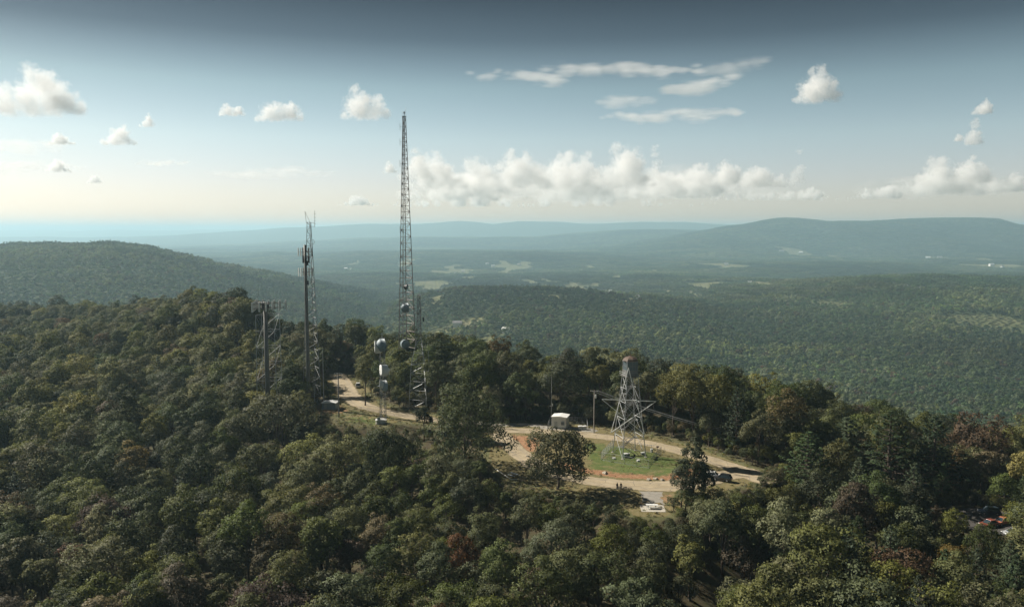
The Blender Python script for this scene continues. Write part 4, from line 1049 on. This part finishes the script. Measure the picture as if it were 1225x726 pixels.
for k in range(4):
    a = R(45+90*k); a2 = R(135+90*k); r_ = 3.0
    for zz in (.55, 1.05): rl.bar((r_*math.cos(a), r_*math.sin(a), zf+zz), (r_*math.cos(a2), r_*math.sin(a2), zf+zz), .03, 4)
    rl.bar((r_*math.cos(a), r_*math.sin(a), zf), (r_*math.cos(a), r_*math.sin(a), zf+1.1), .04, 4)
rl.build('railing', M['galv'], t)
yS = 207.5-3.9
pts = {k: (lambda p: Vector((p.x, yS, p.z)))(at(a, yS, zat(b_, yS))) for k, (a, b_) in dict(T=(752, 440), L=(720, 477.5), Rr=(785, 480), BL=(731, 517.5), BR=(771, 519)).items()}
s0 = (pts['T']+pts['BL']+pts['BR'])/3
star = thing('star_frame', 'large five pointed star of pale bars hung on the front of the lookout tower', 'star', s0)
for a, b_ in (('L', 'Rr'), ('Rr', 'BL'), ('BL', 'T'), ('T', 'BR'), ('BR', 'L')):
    e = MB(); off = Vector((0, .11*('LRrBLTBR'.index(a) % 3), 0)); e.bar(pts[a]-s0+off, pts[b_]-s0+off, .10, 6); e.build('star_bar', M['white'], star)
br = MB()
for row, px in ((478.6, 746), (478.9, 758), (503, 742), (503, 763)): q = at(px, yS, zat(row, yS)); br.bar(Vector((q.x, yS, q.z))-s0, Vector((q.x, yS+2.2, q.z))-s0, .05, 4)
br.build('bracket', M['galv'], star)

# chain-link fences
def chain_fence(name, label, corners, h_=2.0, gap=None, z=None, closed=True, sp=.24):
    cs = [Vector((c[0], c[1], 0)) for c in corners]; o = cs[0].copy(); o.z = h1(o.x, o.y) if z is None else z
    f = thing(name, label, 'fence', o); n = len(cs)
    for i in range(n if closed else n-1):
        a, b_ = cs[i]-o, cs[(i+1) % n]-o; a.z = b_.z = 0; L = (b_-a).length; d = (b_-a)/L; k = max(1, round(L/3.0)); r_ = MB(); w = MB()
        for q in range(k): p = a+d*L*q/k; MB().bar(p-Vector((0, 0, .1)), p+Vector((0, 0, h_+.05)), .045, 6).build('post', M['galv'], f)
        for zz in (.08, h_): r_.bar(a+Vector((0, 0, zz)), b_+Vector((0, 0, zz)), .025, 4)
        r_.build('rail', M['galv'], f)
        t_ = -h_
        while t_ < L:
            for up in (1, -1):
                s_, e_ = max(t_, 0), min(t_+h_, L)
                if e_ > s_:
                    zs, ze_ = (s_-t_, e_-t_) if up > 0 else (h_-(s_-t_), h_-(e_-t_))
                    w.bar(a+d*s_+Vector((0, 0, zs)), a+d*e_+Vector((0, 0, ze_)), .006, 3)
            t_ += sp
        w.build('wire_mesh', M['wire'], f)
    return f
chain_fence('chain_link_fence', 'chain link fence round the feet of the lookout tower', [P(719, 551), P(776, 561), P(791, 544), P(733, 535)], 2.1, z=.2)
chain_fence('chain_link_fence', 'chain link fence enclosing the white roofed equipment hut', [P(655, 515), P(658, 506), P(702, 507), P(703, 515.5)], 2.0, z=0.02, closed=False)

# 7 equipment hut
def hut(name, label, loc, rz, sx, sy, sz, wallm, roofm, ac=True, over=.3):
    t = thing(name, label, 'hut', loc, rz)
    MB().box((0, 0, .06), (sx+.5, sy+.5, .32)).build('slab', M['concrete'], t)
    w_ = MB(); w_.box((0, 0, .22+sz/2), (sx, sy, sz), 0, .04); w_.build('wall', M[wallm], t)
    r_ = MB(); r_.prism([(-sx/2-over, -sy/2-over, sz+.24), (sx/2+over, -sy/2-over, sz+.24), (sx/2+over, -sy/2-over, sz+.36), (0, -sy/2-over, sz+.62), (-sx/2-over, -sy/2-over, sz+.36)], (0, sy+2*over, 0)); r_.build('roof', M[roofm], t)
    d = MB(); d.box((-sx*.22, -sy/2-.03, .22+1.0), (.95, .07, 2.0), 0, .01); d = d.build('door', M['greywall'], t)
    MB().bar((-sx*.22+.36, -sy/2-.1, 1.2), (-sx*.22+.36, -sy/2-.16, 1.2), .04).build('handle', M['black'], d)
    if ac:
        a = MB(); a.box((sx*.26, -sy/2-.22, 1.75), (.95, .42, 1.0), 0, .05); a = a.build('air_conditioner', M['bluegrey'], t)
        g_ = MB()
        for k in range(6): g_.box((sx*.26, -sy/2-.44, 1.4+k*.14), (.75, .03, .06))
        g_.build('grille', M['black'], a)
    return t
p = P(671, 513); hut('equipment_hut', 'grey equipment hut with a bright white roof behind the lone round tree', (p.x, p.y+2.2, 0), R(-16), 4.4, 4.2, 3.3, 'offwhite', 'white')
p = P(394, 490); hut('equipment_hut', 'squat grey hut with a white roof beside the bend of the upper road', (p.x, p.y+1.6, 0), R(-8), 4.6, 3.4, 2.0, 'bluegrey', 'white', False)
p = P(456, 505); hut('equipment_hut', 'low white hut at the foot of the relay tower with drum dishes', (p.x+.2, p.y-1.6, 0), R(8), 2.8, 2.0, .9, 'offwhite', 'white', False)
# timber screen by the squat hut
o = P(379, 493); f = thing('timber_fence', 'reddish timber fence beside the squat white roofed hut', 'fence', (o.x, o.y, 0))
pl = MB(); q = P(388, 480)-o
for i in range(14): v = q*(i/13); pl.box((v.x, v.y, .85), (.32, .06, 1.7), math.atan2(q.y, q.x))
pl.build('boards', M['redwood'], f)
for k in (0, .5, 1): v = q*k; MB().box((v.x+.1, v.y+.1, .95), (.12, .12, 1.9)).build('post', M['wood'], f)

# poles, masts and wires
def utility_pole(px, row, toprow, label, mat='wood', arms=1, trans=True, z=None, r=.15):
    p = P(px, row) if z is None else z; t = thing('utility_pole', label, 'pole', (p.x, p.y, p.z)); hz = zat(toprow, p.y)-p.z
    MB().lathe([(r*1.25, -.3), (r*1.2, 0), (r*.8, hz)], k=8).build('pole', M[mat], t, True)
    for k in range(arms):
        zz = hz-.35-k*1.1; a = MB().box((0, -.16, zz), (2.4, .12, .14)).build('crossarm', M[mat], t)
        for q in (-1.05, -.45, .45, 1.05): MB().lathe([(.05, zz+.07), (.09, zz+.16), (.05, zz+.3)], (q, -.16, 0), 8).build('insulator', M['offwhite'], a)
    if trans: MB().lathe([(.26, hz-2.4), (.3, hz-2.3), (.3, hz-1.4), (.22, hz-1.3)], (.42, -.1, 0), 12).build('transformer', M['offwhite'], t, True)
    return t, hz
ua, uah = utility_pole(710.5, 518, 466.5, 'utility pole with a pale transformer between the equipment hut and the lookout tower')
ub, ubh = utility_pole(405.5, 499, 446, 'dark utility pole with a crossarm in front of the squat white roofed hut', 'pole_dark', 2, False, r=.2)
q = at(946, 212); q.z = h1(q.x, q.y); uc, uch = utility_pole(946, 0, 531, 'far end utility pole half hidden among trees left of the pines', 'wood', 1, False, q)
def mast(px, row, toprow, label, kind, r=.07):
    p = P(px, row); t = thing('antenna_mast', label, 'mast', (p.x, p.y, 0)); hz = zat(toprow, p.y)
    MB().bar((0, 0, -.2), (0, 0, hz*.7), r, 6).build('pole', M['galv'], t); whip(t, (0, 0, hz*.7), hz*.3, r*.55)
    if kind: MB().bar((-.5, 0, hz*.45), (.5, 0, hz*.45), .05, 4).box((.3, 0, hz*.45+.3), (.3, .25, .7), 0, .03).build('radio_box', M['offwhite'], t)
    return t
mast(659.5, 514, 450, 'thin antenna mast rising at the left corner of the equipment hut', True, .08)
mast(387.5, 487, 415, 'slim grey mast standing behind the squat white roofed hut', False, .12)
mast(376.5, 492, 452, 'short pale post left of the timber fence', False, .09)
def wires(name, label, ends, sag, parent=None):
    o = Vector(ends[0][0]); t = thing(name, label, 'power line', o)
    for a, b_ in ends:
        a, b_ = Vector(a), Vector(b_); w = MB(); prev = a-o
        for k in range(1, 25):
            s = k/24; v = a.lerp(b_, s)-o; v.z -= sag*4*s*(1-s); w.bar(prev, v, .045, 4); prev = v
        w.build('wire', M['galv'], t)
A = Vector(ua.location); B = Vector(uc.location)
wires('power_line', 'power lines sagging from the pole by the hut toward the pines', [(A+Vector((k, -.16, uah-.05)), B+Vector((k, -.16, uch-.05))) for k in (-1.05, .45, 1.05)], 1.6)
# 8 small equipment round the tower and the hut
def cabinet(px, row, sx, sy, sz, label, mat, top, z=.2, rz=.3):
    p = P(px, row, z); t = thing('equipment_cabinet', label, 'cabinet', (p.x, p.y, z), rz)
    b_ = MB(); b_.box((0, 0, sz/2), (sx, sy, sz), 0, .04); b_.build('body', M[mat], t)
    l = MB(); l.box((0, 0, sz+.06), (sx+.12, sy+.12, .1), 0, .02); l.build('lid', M[top], t)
    MB().box((0, -sy/2-.015, sz*.5), (sx*.8, .03, sz*.75)).build('door', M[mat], t)
cabinet(749.5, 547, 1.5, 1.0, 1.05, 'dark green cabinet with pale lid under the lookout tower stairs', 'dkgreen', 'offwhite')
cabinet(734.5, 549, .7, .5, .3, 'small white box on the grass left of the lookout tower', 'white', 'white')
cabinet(763.5, 552, .7, .55, .4, 'small pale box at the right front foot of the lookout tower', 'offwhite', 'white')
cabinet(769, 544, .9, .6, .6, 'low dark box at the right back foot of the lookout tower', 'pole_dark', 'offwhite')
cabinet(779.5, 541, .55, .5, .9, 'upright pale box inside the fence right of the lookout tower', 'offwhite', 'white')
cabinet(694, 513.5, 1.2, .9, 1.0, 'white cabinet nearer the equipment hut inside the chain link fence', 'offwhite', 'white', 0.05)
cabinet(699, 513.5, 1.2, .9, 1.0, 'white cabinet nearer the utility pole inside the chain link fence', 'offwhite', 'white', 0.05)
# sign post by the upper road
p = P(786.5, 540); t = thing('sign_post', 'small brown sign on a post beside the upper road right of the lookout', 'sign', (p.x, p.y, 0), .2)
MB().box((0, 0, .8), (.1, .1, 1.6)).build('post', M['wood'], t); MB().box((0, -.07, 1.35), (.7, .04, .5)).build('sign_board', M['redwood'], t)
# boulders
rk = np.random.default_rng(5)
def boulder(px, row, s, label, group=None, z=.02):
    p = P(px, row, z); v, f = ico(2); v = v*(1+.18*np.sin(v[:, :1]*5+px)+.14*np.cos(v[:, 1:2]*6+row))*np.array([s, s*.8, s*.6])*rk.uniform(.8, 1.2, 3)
    o = link('boulder', mesh_np('boulder', v, f, M['rock'])); o.location = (p.x, p.y, z+s*.2); o.rotation_euler = (0, 0, rk.uniform(0, 6)); tag(o, label, 'boulder', group)
for px, row, s in ((631, 546, .5), (635, 547.5, .55), (638, 550, .6), (642, 550.5, .5), (645, 552.5, .65), (649, 554, .5), (652, 555.5, .6), (657.5, 557, .75), (634, 551, .4), (640, 553.5, .45), (646, 556.5, .5)):
    boulder(px, row, s, 'pale boulder in the row lining the lower road left of the round tree', 'boulders lining the lower road')
boulder(724, 566.5, .75, 'pale flat boulder alone on the grass bank in front of the lookout fence')
for px, row in ((776, 574), (784, 573), (792, 574.5)): boulder(px, row, .6, 'pale boulder on the red bank right of the two people', 'boulders on the red bank')
boulder(751, 594.5, .35, 'small white stone in the dry grass below the two people')
boulder(590, 530, .8, 'white boulder under the huge dark tree at the road edge')

# picnic tables
def picnic_table(label, loc, rz, top, frame, L=2.6):
    t = thing('picnic_table', label, 'picnic table', loc, rz)
    for y, nm in ((0, 'table_top'),): 
        m_ = MB()
        for k in range(5): m_.box((0, -.36+.18*k, .76), (L, .165, .05), 0, .008)
        m_.build('table_top', M[top], t)
    for s in (-1, 1):
        m_ = MB()
        for k in range(2): m_.box((0, s*(.72+.15*k), .45), (L, .14, .05), 0, .008)
        m_.build('bench_seat', M['tablegrey' if top == 'white' else top], t)
        x_ = s*L*.32; m_ = MB(); m_.bar((x_, -.75, 0), (x_, -.3, .72), .05, 4).bar((x_, .75, 0), (x_, .3, .72), .05, 4).bar((x_, -.85, .41), (x_, .85, .41), .045, 4); m_.build('frame', M[frame], t)
p = P(779.5, 608); MB_ = MB(); MB_.box((p.x+.2, p.y-.1, .03), (5.2, 4.2, .1), -.05); tag(MB_.build('picnic_pad', M['concrete']), kind='structure')
picnic_table('white picnic table on the pale pad at the front of the clearing', (p.x+.1, p.y+.1, .08), R(-4), 'white', 'galv', 2.5)
p = P(614.5, 570); picnic_table('blue grey slatted picnic table in the tree shadow below the lower road', (p.x, p.y, .05), R(-46), 'bluegrey', 'dkgreen', 2.4)
o = P(593, 561.5); k1 = P(611.5, 574); k2 = P(619, 573.5)
t = thing('timber_edging', 'white L shaped kerb timbers beside the blue grey picnic table', 'kerb', (o.x, o.y, 0))
for a, b_ in ((o, k1), (k1, k2)):
    d = b_-a; c = (a+b_)/2-o; m_ = MB(); m_.box((c.x, c.y, .14), (d.length, .15, .2), math.atan2(d.y, d.x), .02); m_.build('timber', M['offwhite'], t)

# cars
def car(label, loc, rz, paint, kind='suv'):
    t = thing('parked_car', label, 'car', loc, rz)
    L, Wd = 4.6, 1.85; hb, hr = (.95, 1.72) if kind == 'suv' else (.86, 1.44)
    prof = [(-2.25, .38), (-2.3, .62), (-2.22, hb), (-1.2, hb+.05), (1.0, hb+.03), (2.05, hb-.12), (2.28, .66), (2.25, .36), (1.85, .26), (-1.9, .26)]
    b_ = MB(); n = len(prof); V = []; 
    for y, s in ((-Wd/2, .97), (-Wd/2+.1, 1.0), (Wd/2-.1, 1.0), (Wd/2, .97)): V += [(x_*s, y, .62+(z_-.62)*s) for x_, z_ in prof]
    F = [tuple(range(n))[::-1], tuple(range(3*n, 4*n))]+[(r_*n+i, r_*n+(i+1) % n, (r_+1)*n+(i+1) % n, (r_+1)*n+i) for r_ in range(3) for i in range(n)]
    b_.add(V, F); x1, x2, x3, x4 = (-2.15, -1.75, .25, 1.05) if kind == 'suv' else (-1.75, -1.0, .2, 1.15)
    wr = .62; V = [(x1, -.86, hb), (x4, -.86, hb), (x4, .86, hb), (x1, .86, hb), (x2, -wr, hr), (x3, -wr, hr), (x3, wr, hr), (x2, wr, hr)]
    body = b_.build('body', M[paint], t)
    g = MB(); g.add([Vector(v) for v in V], [(0, 1, 5, 4), (1, 2, 6, 5), (2, 3, 7, 6), (3, 0, 4, 7), (4, 5, 6, 7)]); g.build('window', M['glass'], t)
    r_ = MB(); r_.box(((x2+x3)/2, 0, hr+.02), (x3-x2+.12, 2*wr+.08, .07), 0, .03)
    for i, j in ((0, 4), (1, 5), (2, 6), (3, 7)): r_.bar(V[i], V[j], .05, 4)
    r_.build('roof', M[paint], t)
    for sx in (-1.42, 1.42):
        for sy in (-1, 1):
            w_ = MB().lathe([(.2, -.11), (.34, -.1), (.35, 0), (.34, .1), (.2, .11)], (sx, sy*.86, .35), 16, (0, 1, 0)).build('wheel', M['black'], t, True)
            MB().lathe([(.19, 0), (.1, .03)], (sx, sy*.975, .35), 12, (0, sy, 0)).build('rim', M['galv'], w_)
    for sy in (-1, 1):
        MB().box((2.24, sy*.66, .72), (.1, .36, .16), 0, .03).build('headlight', M['white'], t); MB().box((-2.25, sy*.72, .8), (.08, .2, .3), 0, .02).build('taillight', M['red_lens'], t)
    MB().box((2.29, 0, .5), (.08, 1.4, .14), 0, .02).build('bumper', M['black'], t)
def paint(name, col):
    m, nt, out = new_mat(name); b = NT(nt); n = b.noise(3, 3, .6, b.n('TexCoord').outputs['Object']); c = b.ramp(n, [(.3, [v*.85 for v in col]), (.7, col)])
    p = b.n('BsdfPrincipled', i={'Base Color': c, 'Roughness': .35, 'Coat Weight': .6, 'Coat Roughness': .12}); nt.links.new(p.outputs[0], out.inputs[0]); M[name] = m
for n_, c_ in (('black_paint', (.012, .012, .014)), ('white_car', (.7, .7, .68)), ('navy_paint', (.03, .05, .08)), ('red_paint', (.25, .06, .04)), ('orange_paint', (.45, .16, .08)), ('silver_paint', (.42, .43, .44)), ('red_lens', (.35, .02, .02))): paint(n_, c_)
p = P(864, 575); car('black car parked beside the lower road right of the dark upright tree', (p.x, p.y, .06), R(150), 'black_paint')
p = P(850, 571); car('white car parked half hidden behind the dark upright tree', (p.x, p.y, .06), R(155), 'white_car', 'sedan')
p = P(428.5, 463); car('white car parked at the far bend of the upper road', (p.x, p.y, .05), R(100), 'white_car')
lz = -5.9
p = P(1183, 614.5, lz); car('dark blue car in the shaded parking lot on the right', (p.x, p.y, lz), R(172), 'navy_paint')
p = P(1198, 626, lz); car('orange red car in the shaded parking lot on the right', (p.x, p.y, lz), R(205), 'orange_paint', 'sedan')
p = P(1183, 629, lz); car('dull red car nearest the front of the shaded parking lot', (p.x, p.y, lz), R(200), 'red_paint', 'sedan')
p = P(1212, 640, lz); car('silver car at the right end of the shaded parking lot', (p.x, p.y, lz), R(185), 'silver_paint', 'sedan')

# people: one skin each, clothes and hair as parts
M['skin'] = simple('skin', (.45, .28, .20), .6, 0, .05, 4); M['hair'] = simple('dark_hair', (.03, .022, .018), .7, 0, .2, 9)
M['navy_cloth'] = simple('dark_navy_cloth', (.02, .022, .03), .9, 0, .2, 5); M['black_cloth'] = simple('black_cloth', (.014, .013, .014), .9, 0, .2, 5)
M['maroon_cloth'] = simple('dark_maroon_cloth', (.05, .018, .02), .9, 0, .2, 5); M['jeans'] = simple('dark_denim', (.035, .045, .07), .9, 0, .2, 6)
def skin_chain(name, verts, edges, mat, parent, sub=2):
    me = bpy.data.meshes.new(name); me.from_pydata([v[:3] for v in verts], edges, []); o = bpy.data.objects.new(name, me); COL.objects.link(o)
    o.modifiers.new('skin', 'SKIN'); sv = me.skin_vertices[0].data
    for i, v in enumerate(verts): sv[i].radius = (v[3], v[4] if len(v) > 4 else v[3]); sv[i].use_root = i == 0
    s = o.modifiers.new('sub', 'SUBSURF'); s.levels = s.render_levels = sub
    m2 = bpy.data.meshes.new_from_object(o.evaluated_get(bpy.context.evaluated_depsgraph_get())); bpy.data.objects.remove(o)
    m2.name = name; m2.materials.clear(); m2.materials.append(mat); m2.polygons.foreach_set('use_smooth', [True]*len(m2.polygons))
    return link(name, m2, parent)
def person(label, loc, rz, h_, top, legs, gait, arm):
    t = thing('person', label, 'person', loc, rz); k = h_/1.75; t.scale = (k, k, k); g = gait
    B = [(0,0,.95,.13,.11),(0,0,1.12,.125,.10),(0,.01,1.32,.165,.11),(0,.0,1.44,.10,.09),(0,-.01,1.52,.055),(0,-.02,1.60,.085,.095),(0,-.02,1.70,.075,.085)]
    E = [(i, i+1) for i in range(6)]
    for s in (-1, 1):
        i = len(B); B += [(s*.09,-.0,.86,.085),(s*.095,-.10*g*s,.48,.058),(s*.1,.14*g*s,.09,.042),(s*.11,.14*g*s-.14,.035,.035)]; E += [(0, i), (i, i+1), (i+1, i+2), (i+2, i+3)]
        i = len(B); B += [(s*.2,0,1.40,.05),(s*.25,.04+arm*s*.1,1.14,.038),(s*.25,-.08+arm*s*.2,.90,.028),(s*.245,-.10+arm*s*.2,.82,.032)]; E += [(3, i), (i, i+1), (i+1, i+2), (i+2, i+3)]
        for f in range(4): B.append((s*(.245-.014*(f-1.5)*0), -.10+arm*s*.2+.02*(f-1.5), .745-.008*abs(f-1.5), .008)); E.append((i+3, len(B)-1))
        B.append((s*.21, -.14+arm*s*.2, .80, .009)); E.append((i+3, len(B)-1))
    B.append((0, -.115, 1.60, .016)); E.append((5, len(B)-1))
    for s in (-1, 1): B.append((s*.088, 0, 1.61, .014)); E.append((5, len(B)-1))
    skin_chain('body', B, E, M['skin'], t)
    T = [(0,0,.98,.155,.135),(0,0,1.14,.145,.12),(0,.01,1.32,.185,.13),(0,0,1.435,.115,.105)]; TE = [(0,1),(1,2),(2,3)]
    for s in (-1, 1): i = len(T); T += [(s*.2,0,1.405,.066),(s*.25,.04+arm*s*.1,1.14,.052),(s*.25,-.07+arm*s*.19,.93,.042)]; TE += [(3, i), (i, i+1), (i+1, i+2)]
    skin_chain('jacket', T, TE, M[top], t)
    Lg = [(0,0,.96,.15,.13)]; LE = []
    for s in (-1, 1): i = len(Lg); Lg += [(s*.09,0,.84,.105),(s*.095,-.10*g*s,.48,.076),(s*.1,.14*g*s,.13,.058)]; LE += [(0, i), (i, i+1), (i+1, i+2)]
    skin_chain('trousers', Lg, LE, M[legs], t)
    skin_chain('hair', [(0,.03,1.60,.085,.08),(0,.01,1.70,.09,.095),(0,-.04,1.745,.06,.06)], [(0,1),(1,2)], M['hair'], t)
    for s in (-1, 1): MB().lathe([(.012, -.012), (.016, 0), (.012, .012)], (s*.035, -.10, 1.63), 8).build('eye', M['black'], t)
p = P(738.3, 586.5); person('person in dark clothes walking on the lower road, the left of two', (p.x, p.y, .09), R(20), 1.80, 'black_cloth', 'jeans', .8, .8)
p = P(742.8, 586); person('person in a dark maroon top walking on the lower road, the right of two', (p.x, p.y, .09), R(-10), 1.72, 'maroon_cloth', 'black_cloth', -.7, -.7)

# houses far down in the valley
M['roof_far'] = simple('grey_house_roof', (.26, .25, .25), .8, 0, .15, .2); M['roof_far2'] = simple('pale_metal_roof', (.6, .6, .58), .5, 0, .1, .2)
HS = [(414,322.5,1.3,'long pale building in the valley between the two taller towers'),(583,316.5,1.2,'left house of the pair near the top of the valley village'),(590,318.5,1.1,'right house of the pair near the top of the valley village'),
      (621,317.5,1.2,'lone house on the far right of the valley village'),(554,325,1,'house on the largest pale patch of the valley village'),(545,328,1,'house at the left edge of the valley village'),(567,329,1,'house beside the lower field of the valley village'),
      (547,391,1.3,'farmhouse in the near field just above the ridge trees'),(606,398.5,1.2,'farmhouse half hidden just over the ridge right of the near field'),
      (935,301.5,1.6,'white building on the tan field left of the far mountain'),(958,303,1.3,'small building at the right end of the tan field'),(869,317,1.3,'house on the green strip left of the tan field'),(897,339,1.2,'house in the trees above the long thin field'),
      (921,336.5,1.2,'house at the right end of the long thin field'),(1110,309.5,1.5,'left house of the far right valley row'),(1124,309,1.4,'right house of the far right valley row'),(1186,318,1.6,'larger white building in the field at the far right'),
      (1199,320,1.4,'small white building right of the larger one in the far right field'),(1083,344.5,1.1,'left house in the wooded slope on the right'),(1100,346.5,1.1,'right house in the wooded slope on the right'),(693,349,1,'house on the small field under the middle hill'),(763,357,1.1,'house on the field to the right of the middle hill'),(730,349,1,'house on the field strip over the middle hill')]
for i, (px, row, k, lab) in enumerate(HS):
    q = hit(px, row+.6); k *= max(1, q.y/3200)*.9; t = thing('house', lab, 'house', (q.x, q.y, q.z-.3), rnd.uniform(-.6, .6))
    L, Wd, hh = 13*k, 8*k, 3.6*k+4
    MB().box((0, 0, hh/2), (L, Wd, hh)).build('wall', M['white' if i % 3 else 'offwhite'], t)
    MB().prism([(-L/2-.4, -Wd/2-.5, hh), (-L/2-.4, Wd/2+.5, hh), (-L/2-.4, 0, hh+Wd*.36)], (L+.8, 0, 0)).build('roof', M['roof_far' if i % 2 else 'roof_far2'], t)
# ------------------------------------------------------------------ air and render settings
make_haze(-420, 215, 62000, 1.0e-4, (.53, .79, .92))
S.view_settings.view_transform = 'Standard'; S.view_settings.look = 'None'; S.view_settings.gamma = 1; S.view_settings.use_curve_mapping = False
S.view_settings.exposure = 0.72
S.render.engine = 'CYCLES'
cy = S.cycles
cy.use_denoising = True
cy.max_bounces = 10; cy.diffuse_bounces = 3; cy.glossy_bounces = 2; cy.transmission_bounces = 3; cy.volume_bounces = 10; cy.transparent_max_bounces = 6
cy.volume_step_rate = 0.45; cy.volume_max_steps = 256
cy.sample_clamp_indirect = 6
cy.use_adaptive_sampling = True; cy.adaptive_threshold = .02
